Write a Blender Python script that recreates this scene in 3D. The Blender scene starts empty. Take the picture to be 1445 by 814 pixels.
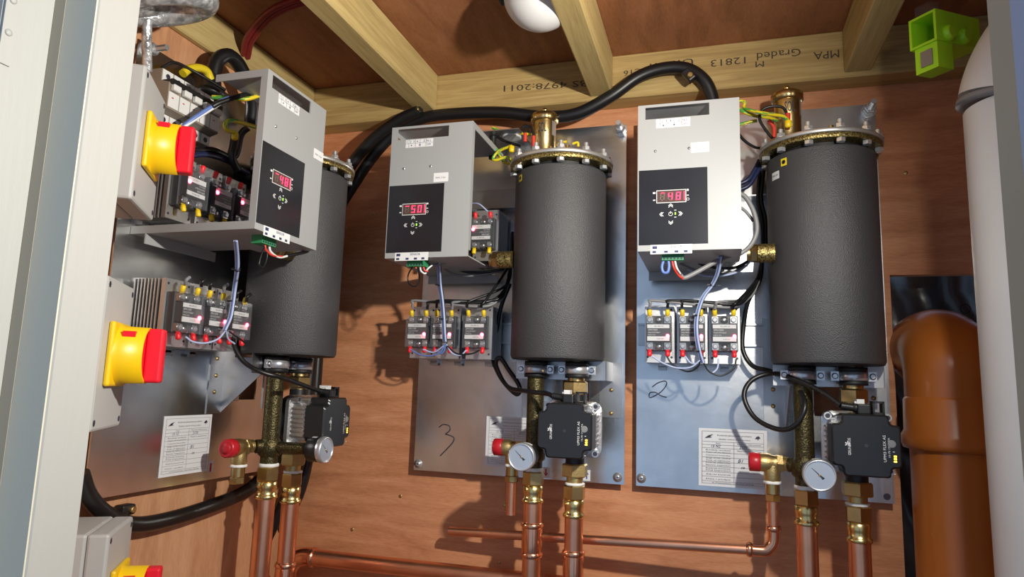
import bpy, bmesh, math, random
from mathutils import Vector, Matrix
R = math.radians
random.seed(4)
SC = bpy.context.scene
COL = SC.collection
V = Vector

# ------------------------------------------------------------------ camera
F_PX = 949.3
YAW, PIT, ROL = .2930, .1452, .03086
CAM = V((0.769, -1.15, 1.30))
def _axes():
    cy, sy = math.cos(YAW), math.sin(YAW)
    r = V((cy, sy, 0)); f = V((-sy, cy, 0)); u = V((0, 0, 1))
    c, s = math.cos(PIT), math.sin(PIT); f, u = c*f + s*u, -s*f + c*u
    c, s = math.cos(ROL), math.sin(ROL); r, u = c*r + s*u, -s*r + c*u
    return r, u, f
CR, CU, CF = _axes()
cd = bpy.data.cameras.new('camera')
cam = bpy.data.objects.new('camera', cd); COL.objects.link(cam)
cd.sensor_width = 36; cd.lens = F_PX/1445*36; cd.clip_start = .02
M = Matrix((CR, CU, -CF)).transposed().to_4x4(); M.translation = CAM
cam.matrix_world = M
SC.camera = cam

# ------------------------------------------------------------------ light
w = bpy.data.worlds.new('sky'); SC.world = w; w.use_nodes = True
bg = w.node_tree.nodes['Background']
bg.inputs[0].default_value = (.51, .70, 1.0, 1); bg.inputs[1].default_value = .60
ld = bpy.data.lights.new('work_lamp', 'SPOT'); ld.energy = 38; ld.shadow_soft_size = .014; ld.color = (1, .95, .85)
ld.spot_size = R(168); ld.spot_blend = 1.0
lo = bpy.data.objects.new('work_lamp', ld); COL.objects.link(lo); lo.location = (.97, -.75, 1.61)
lo.rotation_euler = V((-.90, .36, -.25)).to_track_quat('-Z', 'Y').to_euler()
SC.view_settings.view_transform = 'Standard'; SC.view_settings.look = 'None'
SC.view_settings.exposure = 0.0; SC.view_settings.gamma = 1; SC.view_settings.use_curve_mapping = False

def ray(px, py): return (px-722.5)/F_PX*CR - (py-407)/F_PX*CU + CF
def B(px, py, d=0):                    # photo pixel -> point on the plane d metres in front of the back wall
    v = ray(px, py); return CAM + v*((-d-CAM.y)/v.y)
def S(px, py, x=0):                    # photo pixel -> point on the plane x metres off the side wall
    v = ray(px, py); return CAM + v*((x-CAM.x)/v.x)
def H(px, py, z):                      # photo pixel -> point at height z
    v = ray(px, py); return CAM + v*((z-CAM.z)/v.z)

# ------------------------------------------------------------------ materials
MAT = {}
def mat(name, col=(.5,.5,.5), metal=0, rough=.5, bump=0, bscale=200, var=0, vscale=30, emit=0, spec=.5, coat=0, alpha=1, stretch=(1,1,1), trans=0, col2=None):
    m = bpy.data.materials.new(name); m.use_nodes = True; nt = m.node_tree; N = nt.nodes; Lk = nt.links
    p = N['Principled BSDF']
    p.inputs['Base Color'].default_value = (*col, 1); p.inputs['Metallic'].default_value = metal
    p.inputs['Roughness'].default_value = rough; p.inputs['Specular IOR Level'].default_value = spec
    p.inputs['Coat Weight'].default_value = coat; p.inputs['Alpha'].default_value = alpha
    p.inputs['Transmission Weight'].default_value = trans
    if emit:
        p.inputs['Emission Color'].default_value = (*col, 1); p.inputs['Emission Strength'].default_value = emit
    if var or bump or col2:
        tc = N.new('ShaderNodeTexCoord'); mp = N.new('ShaderNodeMapping'); mp.inputs['Scale'].default_value = stretch
        Lk.new(tc.outputs['Object'], mp.inputs[0])
    if var or col2:
        n = N.new('ShaderNodeTexNoise'); n.inputs['Scale'].default_value = vscale; n.inputs['Detail'].default_value = 5
        Lk.new(mp.outputs[0], n.inputs[0])
        cr = N.new('ShaderNodeValToRGB'); cr.color_ramp.elements[0].position = .35; cr.color_ramp.elements[1].position = .65
        a = col2 if col2 else tuple(c*(1-var) for c in col); b = col if col2 else tuple(min(1, c*(1+var)) for c in col)
        cr.color_ramp.elements[0].color = (*a, 1); cr.color_ramp.elements[1].color = (*b, 1)
        Lk.new(n.outputs[0], cr.inputs[0]); Lk.new(cr.outputs[0], p.inputs['Base Color'])
    if bump:
        n2 = N.new('ShaderNodeTexNoise'); n2.inputs['Scale'].default_value = bscale; n2.inputs['Detail'].default_value = 3
        Lk.new(mp.outputs[0], n2.inputs[0])
        bp = N.new('ShaderNodeBump'); bp.inputs['Strength'].default_value = bump; bp.inputs['Distance'].default_value = .002
        Lk.new(n2.outputs[0], bp.inputs['Height']); Lk.new(bp.outputs[0], p.inputs['Normal'])
    MAT[name] = m; return m

def wood(name, dark, mid, light, grain, fine=60, rough=.55, knots=False, wscale=.6):
    """grain: mapping scale (x,y,z); small along the grain."""
    m = bpy.data.materials.new(name); m.use_nodes = True; nt = m.node_tree; N = nt.nodes; Lk = nt.links
    p = N['Principled BSDF']; p.inputs['Roughness'].default_value = rough; p.inputs['Specular IOR Level'].default_value = .35
    tc = N.new('ShaderNodeTexCoord'); mp = N.new('ShaderNodeMapping'); mp.inputs['Scale'].default_value = grain
    Lk.new(tc.outputs['Object'], mp.inputs[0])
    n1 = N.new('ShaderNodeTexNoise'); n1.inputs['Scale'].default_value = 6; n1.inputs['Detail'].default_value = 6; n1.inputs['Distortion'].default_value = wscale
    n2 = N.new('ShaderNodeTexNoise'); n2.inputs['Scale'].default_value = fine; n2.inputs['Detail'].default_value = 8
    Lk.new(mp.outputs[0], n1.inputs[0]); Lk.new(mp.outputs[0], n2.inputs[0])
    n3 = N.new('ShaderNodeTexNoise'); n3.inputs['Scale'].default_value = 2.2; n3.inputs['Detail'].default_value = 3
    Lk.new(tc.outputs['Object'], n3.inputs[0])
    mx = N.new('ShaderNodeMix'); mx.data_type = 'FLOAT'; mx.inputs[0].default_value = .35
    Lk.new(n1.outputs[0], mx.inputs[2]); Lk.new(n2.outputs[0], mx.inputs[3])
    ad = N.new('ShaderNodeMath'); ad.operation = 'MULTIPLY_ADD'; ad.inputs[1].default_value = .35; 
    Lk.new(n3.outputs[0], ad.inputs[0]); Lk.new(mx.outputs[0], ad.inputs[2])
    cr = N.new('ShaderNodeValToRGB'); e = cr.color_ramp.elements
    e[0].position = .48; e[0].color = (*dark, 1); e[1].position = .88; e[1].color = (*light, 1)
    q = e.new(.68); q.color = (*mid, 1)
    Lk.new(ad.outputs[0], cr.inputs[0]); Lk.new(cr.outputs[0], p.inputs['Base Color'])
    bp = N.new('ShaderNodeBump'); bp.inputs['Strength'].default_value = .12; bp.inputs['Distance'].default_value = .002
    Lk.new(n2.outputs[0], bp.inputs['Height']); Lk.new(bp.outputs[0], p.inputs['Normal'])
    MAT[name] = m; return m

wood('ply_back', (.42,.165,.070), (.58,.25,.118), (.70,.34,.175), (1.2, 6, 9))
wood('ply_side', (.44,.21,.105), (.57,.29,.15), (.67,.37,.205), (9, 8, 1.2))
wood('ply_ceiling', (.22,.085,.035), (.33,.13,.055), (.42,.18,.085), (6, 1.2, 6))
wood('pine_y', (.36,.26,.10), (.50,.375,.155), (.60,.47,.22), (14, .7, 14), fine=40, wscale=1.2)
wood('pine_x', (.34,.225,.085), (.47,.325,.125), (.57,.43,.19), (.7, 14, 14), fine=40, wscale=1.2)
mat('zinc_plate', (.72,.73,.74), 1, .27, .10, 60, var=.10, vscale=14, stretch=(1,1,1))
mat('zinc_sheet', (.52,.52,.53), 1, .36, .05, 80, var=.06)
mat('steel', (.60,.60,.61), 1, .28)
mat('bright_steel', (.66,.68,.71), .75, .30)
mat('lid_steel', (.62,.61,.58), .8, .42, .05, 300)
mat('alu', (.66,.65,.64), .9, .40, .03, 300)
mat('alu_cast', (.62,.62,.63), .9, .36, .25, 260)
mat('cover_grey', (.385,.395,.395), .1, .42, .02, 900)
mat('panel_black', (.012,.012,.016), 0, .28, spec=.5, var=.2, vscale=12)
mat('foam', (.046,.046,.049), 0, .50, .5, 750, spec=.75)
mat('gold_mottled', (.52,.40,.14), .85, .35, .5, 500, col2=(.05,.04,.02), vscale=420)
mat('bronze_mottled', (.13,.105,.04), .8, .36, .5, 420, col2=(.035,.03,.017), vscale=480)
mat('brass', (.56,.41,.18), 1, .30, .08, 200, var=.1, vscale=40)
mat('brass_bright', (.74,.56,.24), 1, .26, .03, 200)
mat('brass_cast', (.54,.40,.17), .95, .42, .2, 400)
mat('copper', (.80,.40,.25), 1, .34, .02, 200, var=.13, vscale=14)
mat('copper_bright', (.84,.42,.26), 1, .22, var=.1, vscale=20)
mat('red_plastic', (.50,.012,.022), 0, .35)
mat('red_switch', (.80,.012,.03), 0, .38)
mat('yellow_plastic', (.88,.55,.006), 0, .38)
mat('box_grey', (.46,.465,.46), 0, .45, .02, 800)
mat('black_plastic', (.012,.012,.013), 0, .42)
mat('black_satin', (.016,.016,.017), 0, .30, .03, 500)
mat('rubber', (.010,.010,.011), 0, .55)
mat('cable_black', (.008,.008,.009), 0, .38)
mat('cable_grey', (.22,.22,.225), 0, .45)
mat('cable_blue', (.12,.20,.50), 0, .4)
mat('cable_pale', (.42,.50,.72), 0, .4)
mat('cable_navy', (.012,.018,.06), 0, .4)
mat('cable_white', (.75,.75,.75), 0, .4)
mat('cable_red', (.22,.010,.018), 0, .42)
mat('wire_red', (.65,.05,.03), 0, .4)
mat('earth_yellow', (.72,.56,.02), 0, .4)
mat('earth_green', (.08,.36,.06), 0, .4)
mat('lug_yellow', (.80,.55,.01), 0, .38)
mat('lug_red', (.80,.02,.03), 0, .38)
mat('connector_green', (.03,.27,.10), 0, .4)
mat('white_plastic', (.72,.72,.70), 0, .4)
mat('breaker_grey', (.27,.225,.18), 0, .5)
mat('tape_white', (.85,.85,.82), 0, .6, .4, 400)
mat('paper', (.72,.73,.75), 0, .55, .05, 60)
mat('sticker', (.78,.78,.78), 0, .4)
mat('sticker_yellow', (.85,.65,.02), 0, .4)
mat('ink', (.03,.03,.05), 0, .5)
mat('ink_blue', (.03,.04,.12), 0, .5)
mat('ink_faded', (.16,.16,.17), 0, .5)
mat('ink_stamp', (.06,.04,.025), 0, .6)
mat('print_white', (.75,.75,.75), 0, .5)
mat('print_red', (.5,.03,.03), 0, .5)
mat('print_blue', (.03,.08,.4), 0, .5)
mat('relay_dark', (.05,.05,.055), 0, .35)
mat('clear', (.25,.26,.28), 0, .08, alpha=.10, spec=.9)
mat('digit_on', (1.0,.02,.07), emit=5.5)
mat('digit_off', (.16,.13,.10), 0, .4)
mat('display_back', (.085,.045,.04), 0, .3)
mat('display_glow', (.45,.0,.04), emit=.55)
mat('led_red', (1.0,.06,.14), emit=26)
mat('led_green', (.3,1.0,.05), emit=2.0)
mat('led_amber', (1.0,.6,.05), emit=3.0)
mat('dial', (.80,.80,.80), 0, .4)
mat('paint_white', (.42,.42,.395), 0, .5, .16, 160, stretch=(1,1,.12))
mat('paint_grey', (.42,.37,.28), 0, .5, .05, 160, stretch=(1,1,.12))
mat('paint_blue', (.42,.42,.42), 0, .5)
mat('pvc_white', (.66,.66,.645), 0, .42, .05, 20, var=.04, vscale=9)
mat('pvc_orange', (.46,.135,.022), 0, .28, .03, 60, var=.05, vscale=10)
mat('lime', (.42,.80,.02), 0, .4)
mat('membrane', (.022,.025,.032), 0, .30, .9, 22, spec=.6)
mat('membrane_print', (.006,.006,.008), 0, .5)
mat('lamp_white', (.68,.68,.67), 0, .35)
mat('sleeve_wrap', (.50,.52,.54), .5, .28, .9, 160, var=.45, vscale=110)
mat('concrete', (.30,.29,.28), 0, .8, .1, 60, var=.1)
mat('thread', (.5,.5,.5), 1, .3)

# ------------------------------------------------------------------ mesh builder
def P(x, d, z): return V((x, -d, z))       # unit-local: x along the wall, d metres out from it, z height
def orth(a):
    a = V(a).normalized(); t = V((0,0,1)) if abs(a.z) < .9 else V((1,0,0))
    u = a.cross(t).normalized(); return u, a.cross(u).normalized()
_txt = {}
def text_geo(s):
    if s in _txt: return _txt[s]
    c = bpy.data.curves.new('t', 'FONT'); c.body = s; c.size = 1; c.resolution_u = 2
    o = bpy.data.objects.new('t', c); COL.objects.link(o)
    me = bpy.data.meshes.new_from_object(o.evaluated_get(bpy.context.evaluated_depsgraph_get()))
    vs = [v.co.copy() for v in me.vertices]; fs = [tuple(p.vertices) for p in me.polygons]
    bpy.data.objects.remove(o); bpy.data.curves.remove(c); bpy.data.meshes.remove(me)
    _txt[s] = (vs, fs); return _txt[s]
class MB:
    def __init__(s): s.v = []; s.f = []; s.sm = []; s.mi = []; s.cur = 0
    def add(s, vs, fs, smooth=False):
        o = len(s.v); s.v += [V(a) for a in vs]
        for f in fs: s.f.append(tuple(i+o for i in f)); s.sm.append(smooth); s.mi.append(s.cur)
        return s
    def box(s, a, b, bev=0, seg=2):
        a, b = V(a), V(b)
        lo = V((min(a.x,b.x), min(a.y,b.y), min(a.z,b.z))); hi = V((max(a.x,b.x), max(a.y,b.y), max(a.z,b.z)))
        if not bev:
            vs = [V((x,y,z)) for z in (lo.z,hi.z) for y in (lo.y,hi.y) for x in (lo.x,hi.x)]
            return s.add(vs, [(0,2,3,1),(4,5,7,6),(0,1,5,4),(2,6,7,3),(0,4,6,2),(1,3,7,5)])
        bm = bmesh.new(); bmesh.ops.create_cube(bm, size=1)
        for v in bm.verts: v.co = V(((v.co.x+.5)*(hi.x-lo.x)+lo.x, (v.co.y+.5)*(hi.y-lo.y)+lo.y, (v.co.z+.5)*(hi.z-lo.z)+lo.z))
        bmesh.ops.bevel(bm, geom=list(bm.edges), offset=bev, segments=seg, profile=.5, affect='EDGES')
        bm.verts.index_update(); s.add([v.co.copy() for v in bm.verts], [tuple(v.index for v in f.verts) for f in bm.faces], False); bm.free(); return s
    def xf(s, Mx, start=0):
        for i in range(start, len(s.v)): s.v[i] = Mx @ s.v[i]
        return s
    def lathe(s, prof, p, ax=(0,0,1), n=32, a0=0, a1=2*math.pi, smooth=True, wave=None):
        """prof: list of (r, h) along ax from p."""
        p = V(p); ax = V(ax).normalized(); u, v = orth(ax); full = abs(a1-a0-2*math.pi) < 1e-6
        m = n if full else n+1; vs = []; fs = []
        for r, h in prof:
            for j in range(m):
                t = a0+(a1-a0)*j/n; rr = r*(1+(wave[0]*math.cos(wave[1]*t) if wave else 0))
                vs.append(p+ax*h+(u*math.cos(t)+v*math.sin(t))*rr)
        for i in range(len(prof)-1):
            for j in range(n):
                k = (j+1) % m; fs.append((i*m+j, i*m+k, (i+1)*m+k, (i+1)*m+j))
        s.add(vs, fs, smooth)
        if full:
            for i, rev in ((0, True), (len(prof)-1, False)):
                if prof[i][0] > 1e-6:
                    f = list(range(m))
                    s.add(vs[i*m:(i+1)*m], [tuple(f[::-1] if rev else f)])
        return s
    def cyl(s, a, b, r, r2=None, n=20, smooth=True):
        a, b = V(a), V(b); h = (b-a).length
        return s.lathe([(r,0),(r2 if r2 is not None else r,h)], a, b-a, n, smooth=smooth)
    def hexn(s, a, b, r, ch=.12):
        a, b = V(a), V(b); h = (b-a).length
        return s.lathe([(r*.9,0),(r,h*ch),(r,h*(1-ch)),(r*.9,h)], a, b-a, 6, smooth=False)
    def tube(s, pts, r, n=10, sub=6, cap=True, close=False, mif=None, rough=None):
        pts = [V(p) for p in pts]; q = []
        if sub > 1 and len(pts) > 2:
            L_ = len(pts); rng = range(L_ if close else L_-1)
            for i in rng:
                p0 = pts[i-1] if (i > 0 or close) else pts[0]*2-pts[1]
                p1 = pts[i]; p2 = pts[(i+1) % L_]; p3 = pts[(i+2) % L_] if (i+2 < L_ or close) else pts[-1]*2-pts[-2]
                for k in range(sub):
                    t = k/sub; q.append(.5*((2*p1)+(p2-p0)*t+(2*p0-5*p1+4*p2-p3)*t*t+(3*p1-p0-3*p2+p3)*t**3))
            if not close: q.append(pts[-1])
        else: q = pts
        m = len(q); u = None; vs = []; fs = []; o = len(s.v)
        for i in range(m):
            if close: t = q[(i+1) % m]-q[i-1]
            else: t = q[min(i+1,m-1)]-q[max(i-1,0)]
            t = t.normalized()
            if u is None: u = orth(t)[0]
            u = (u-t*u.dot(t)).normalized(); v = t.cross(u)
            rr = r(i/(m-1)) if callable(r) else r
            for j in range(n):
                a = 2*math.pi*j/n; vs.append(q[i]+(u*math.cos(a)+v*math.sin(a))*rr)
        for i in range(m if close else m-1):
            k = (i+1) % m
            for j in range(n):
                l = (j+1) % n; fs.append((i*n+j, i*n+l, k*n+l, k*n+j))
        base = len(s.mi); s.add(vs, fs, True)
        if mif:
            for idx in range(len(fs)): s.mi[base+idx] = mif(idx//n, idx % n)
        if cap and not close:
            s.add(vs[:n], [tuple(range(n))[::-1]]); s.add(vs[-n:], [tuple(range(n))])
        return s
    def prism(s, poly, o, ux, uy, dep):
        """polygon (2d) in the plane o,ux,uy, extruded by vector dep."""
        o, ux, uy, dep = V(o), V(ux), V(uy), V(dep); n = len(poly)
        a = [o+ux*x+uy*y for x, y in poly]; b = [p+dep for p in a]
        fs = [tuple(range(n))[::-1], tuple(range(n, 2*n))]+[(i, (i+1) % n, n+(i+1) % n, n+i) for i in range(n)]
        return s.add(a+b, fs)
    def text(s, t, o, ux, uz, h, align='l', fit=None):
        """flat lettering: o = baseline start, ux / uz unit directions, h = capital height."""
        vs, fs = text_geo(t); ux, uz, o = V(ux).normalized(), V(uz).normalized(), V(o)
        if not vs: return s
        x0 = min(v.x for v in vs); x1 = max(v.x for v in vs); k = h/.70
        kx = fit/(x1-x0) if fit else k
        sh = {'l': x0, 'c': (x0+x1)/2, 'r': x1}[align]
        return s.add([o+ux*(v.x-sh)*kx+uz*v.y*k for v in vs], fs)
    def quad(s, o, ux, uz): 
        o, ux, uz = V(o), V(ux), V(uz); return s.add([o, o+ux, o+ux+uz, o+uz], [(0,1,2,3)])
    def bbox(s):
        return [(min(v[i] for v in s.v), max(v[i] for v in s.v)) for i in range(3)]
    def mesh(s, name, base, mats):
        me = bpy.data.meshes.new(name); me.from_pydata([v-base for v in s.v], [], s.f)
        for m in (mats if isinstance(mats, (list, tuple)) else [mats]): me.materials.append(MAT[m])
        me.polygons.foreach_set('use_smooth', s.sm); me.polygons.foreach_set('material_index', s.mi); me.update(); 
        bm = bmesh.new(); bm.from_mesh(me); bmesh.ops.recalc_face_normals(bm, faces=list(bm.faces)); bm.to_mesh(me); bm.free()
        return me
CNT = [0]
class Thing:
    """collects parts; place() links an Empty at the base with the parts as children."""
    def __init__(s, name, cat, solo=False): s.name = name; s.cat = cat; s.parts = []; s.base = None; s.meshes = None; s.solo = solo
    def part(s, name, mb, mats, parent=None, label=None):
        s.parts.append([name, mb, mats, parent, label]); return len(s.parts)-1
    def place(s, Mx=None, label='', group=None, skip=(), kind=None):
        Mx = Mx or Matrix()
        if s.meshes is None:
            bb = [p[1].bbox() for p in s.parts]
            lo = [min(b[i][0] for b in bb) for i in range(3)]; hi = [max(b[i][1] for b in bb) for i in range(3)]
            s.base = V(((lo[0]+hi[0])/2, (lo[1]+hi[1])/2, lo[2]))
            s.meshes = [p[1].mesh(p[0], s.base, p[2]) for p in s.parts]
        solo = s.solo and len(s.parts) == 1
        root = bpy.data.objects.new(s.name, s.meshes[0] if solo else None); COL.objects.link(root)
        if not solo: root.empty_display_size = .02
        root.matrix_world = Mx @ Matrix.Translation(s.base)
        if kind: root['kind'] = kind
        else:
            root['label'] = label; root['category'] = s.cat
            if group: root['group'] = group
        CNT[0] += 1
        if solo: return root
        obs = []
        for i, (nm, mb, mt, par, lb) in enumerate(s.parts):
            if i in skip: obs.append(None); continue
            o = bpy.data.objects.new(nm, s.meshes[i]); COL.objects.link(o)
            o.parent = root if par is None else obs[par]
            if lb: o['label'] = lb
            obs.append(o)
        return root
def solo(name, cat, label, mb, mats, group=None, Mx=None):
    t = Thing(name, cat, True); t.part(name, mb, mats); return t.place(Mx, label, group)
def struct(name, mb, mats):
    t = Thing(name, '', True); t.part(name, mb, mats); return t.place(kind='structure')
def struct_parts(name, parts):
    t = Thing(name, '')
    for p in parts: t.part(*p)
    return t.place(kind='structure')

# ------------------------------------------------------------------ unit frames
U = {1: Matrix.Translation((0, -.473, -.005)) @ Matrix.Rotation(R(90), 4, 'Z'), 2: Matrix.Translation((.256, 0, 0)), 3: Matrix.Translation((.647, 0, 0))}
WH = {1: 'side-wall boiler beside the isolator switches', 2: 'boiler with 3 handwritten on its plate', 3: 'boiler with 2 handwritten on its plate'}
SHORT = {1: 'side-wall boiler', 2: 'middle boiler', 3: 'boiler beside the orange drain'}
def loc(k, p): return U[k].inverted() @ V(p)     # world -> unit-local

CEIL = 1.878
# ================================================================== the shed
hx0, hx1, hz0, hz1 = 1.032, 1.19, .70, 1.489
mb = MB()
mb.box((-.02, 0, 0), (hx0, .018, CEIL)); mb.box((hx0, 0, hz1), (1.22, .018, CEIL)); mb.box((hx1, 0, 0), (1.22, .018, hz1)); mb.box((hx0, 0, 0), (hx1, .018, hz0))
wp = [('panel', mb, 'ply_back')]
for px, py in ((527, 302), (488, 321), (1278, 244), (712, 713), (704, 794), (565, 700), (497, 747)):
    a = B(px, py, 0); s_ = MB(); s_.lathe([(.0032,-.0005),(.0032,.0006),(.001,.0002)], a, (0,-1,0), 10); wp.append(('screw', s_, 'brass_cast'))
struct_parts('wall_back', wp)
mb = MB(); mb.box((-.018, -.476, 0), (0, 0, CEIL)); struct('wall_left', mb, 'ply_side')
mb = MB(); mb.box((1.22, -.80, 0), (1.24, .018, CEIL)); struct('wall_right', mb, 'ply_back')
NB = V((.836, .548, 0)); EB = V((-.548, .836, 0)); CPAN = -.2605     # splayed return panel behind the isolators
mb = MB(); a = NB*CPAN+EB*(-.397); q = a-EB*.345
mb.prism([(0,0),(1,0),(1,1),(0,1)], V((a.x,a.y,0)), q-a, (0,0,CEIL), -NB*.015); struct('wall_return', mb, 'ply_side')
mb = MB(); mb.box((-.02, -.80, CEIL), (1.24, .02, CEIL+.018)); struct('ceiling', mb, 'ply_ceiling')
mb = MB(); mb.box((-1.5, -2.5, -.05), (2.8, .02, 0)); struct('floor', mb, 'concrete')
# black membrane behind the hole in the wall
mb = MB(); n = 28; vs = []; fs = []
for i in range(n+1):
    for j in range(n+1):
        x = hx0-.01+(hx1-hx0+.02)*i/n; z = hz0+(hz1-hz0)*j/n+.01
        vs.append((x, .058+.012*math.sin(9*x*7+z*23)+.007*math.sin(z*71+x*31), z))
for i in range(n):
    for j in range(n): a = i*(n+1)+j; fs.append((a, a+1, a+n+2, a+n+1))
mb.add(vs, fs, True)
t = Thing('damp_proof_membrane', 'membrane'); t.part('sheet', mb, 'membrane')
for s_, (px, py), h in (('BARK', (1264, 500), .017), ('OX', (1352, 430), .016)):
    mt = MB(); o = B(px, py, -.035); mt.text(s_, o, (.25,0,-1), (1,0,.25), h); t.part('print', mt, 'membrane_print')
t.base = None; t.place(label='crinkled black plastic membrane behind the orange drain bend', kind=None)

# timbers
JZ = 1.806
def timber(name, label, a, b, m, extra=None, group=None):
    mb = MB(); mb.box(a, b, .002, 1); t = Thing(name, 'beam', not extra); t.part('timber' if extra else name, mb, m)
    for e in (extra or []): t.part(*e)
    return t.place(label=label, group=group)
STAMPS = []
def stamp(s_, pr, pl, h):                # upside-down grade stamp, running right to left
    m = MB(); a = B(*pr, .0455); b = B(*pl, .0455); m.text(s_, a, (b-a), (0,0,-1), h, fit=(b-a).length); STAMPS.append(('grade_stamp', m, 'ink_stamp'))
stamp('BS 4978:2011', (829, 113), (711, 121), .0115)
stamp('MPA', (1184, 70), (1148, 74), .013); stamp('Graded', (1130, 68), (1068, 75), .013); stamp('M', (1078, 86), (1066, 87), .010)
stamp('12813', (1052, 80), (1003, 85), .012); stamp('Union', (978, 82), (917, 90), .012); stamp('C16', (905, 96), (880, 100), .010)
timber('wall_plate', 'stamped pine wall plate along the top of the back wall', (0, -.045, 1.799), (1.22, 0, CEIL), 'pine_x', STAMPS)
timber('wall_plate', 'shaded pine wall plate along the side wall behind the red cable', (0, -.47, 1.812), (.012, -.046, CEIL), 'pine_y')
JL = ['ceiling joist over the side-wall boiler, carrying the red cable', 'middle ceiling joist beside the white dome lamp', 'ceiling joist above the tank of the boiler beside the orange drain']
for (x0, x1), lb in zip(((.240, .277), (.568, .607), (.972, 1.011)), JL):
    timber('ceiling_joist', 'pine '+lb, (x0, -.80, JZ), (x1, -.0455, CEIL), 'pine_y', group='ceiling joists')

# door frame, left (stepped) and right
mb = MB(); mb.box((.10, -.742, 0), (.2695, -.70, 2.1), .0015, 1); t = Thing('trim', '', True); t.part('trim_1', mb, 'paint_white'); t.name = 'trim_1'; t.place(kind='structure')
t = Thing('trim_2', '')
mb = MB(); mb.box((.06, -.785, 0), (.222, -.7425, 2.1), .0015, 1); t.part('post', mb, 'paint_white')
mat('paint_stop_lit', (.66,.62,.50), 0, .5, .05, 160); mb = MB(); mb.box((.2223, -.7440, 0), (.2345, -.7422, 2.1)); t.part('grey_strip', mb, 'paint_grey')  # stop face overlaid with strips; the paler paint stands in for light on it
mb = MB(); mb.box((.2346, -.7436, 0), (.2690, -.7422, 2.1)); t.part('lit_stop_face', mb, 'paint_stop_lit')
t.place(kind='structure')
t = Thing('trim_3', '')
mb = MB(); mb.box((.02, -.86, 0), (.1655, -.7855, 2.1), .0015, 1); t.part('post', mb, 'paint_blue')
t.place(kind='structure')
t = Thing('hinge_leaf', 'hinge')
a = S(36, 40, .2225); 
mb = MB(); mb.box((.2222, -.7845, 1.545), (.2236, -.7745, 1.645)); t.part('leaf', mb, 'paint_white')
for z in (1.572, 1.600, 1.627):
    s_ = MB(); s_.lathe([(.003,0),(.003,.0008),(.001,.0012)], (.2236,-.7795,z), (1,0,0), 12); t.part('screw', s_, 'paint_white')
t.place(label='painted-over hinge leaf with screws on the stepped white door post')
mb = MB(); xj = B(1407, 250, .95).x; mb.box((xj, -.975, 0), (xj+.10, -.95, 2.1), .002, 2); struct('trim_4', mb, 'paint_grey')
mb = MB(); xj = B(1439, 250, .98).x; mb.box((xj, -1.03, 0), (xj+.10, -.98, 2.1), .002, 1); mat('paint_door', (.37,.45,.62), 0, .5); struct('trim_5', mb, 'paint_door')

# ================================================================== boiler units
def screw(c, ax, r=.0045, m=None):
    mb = m or MB(); c = V(c); ax = V(ax); mb.lathe([(r*1.7,0),(r*1.7,.0008),(r,.001),(r,.002),(r*.6,.0027)], c, ax, 16)
    u, v = orth(ax)
    return mb
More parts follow.
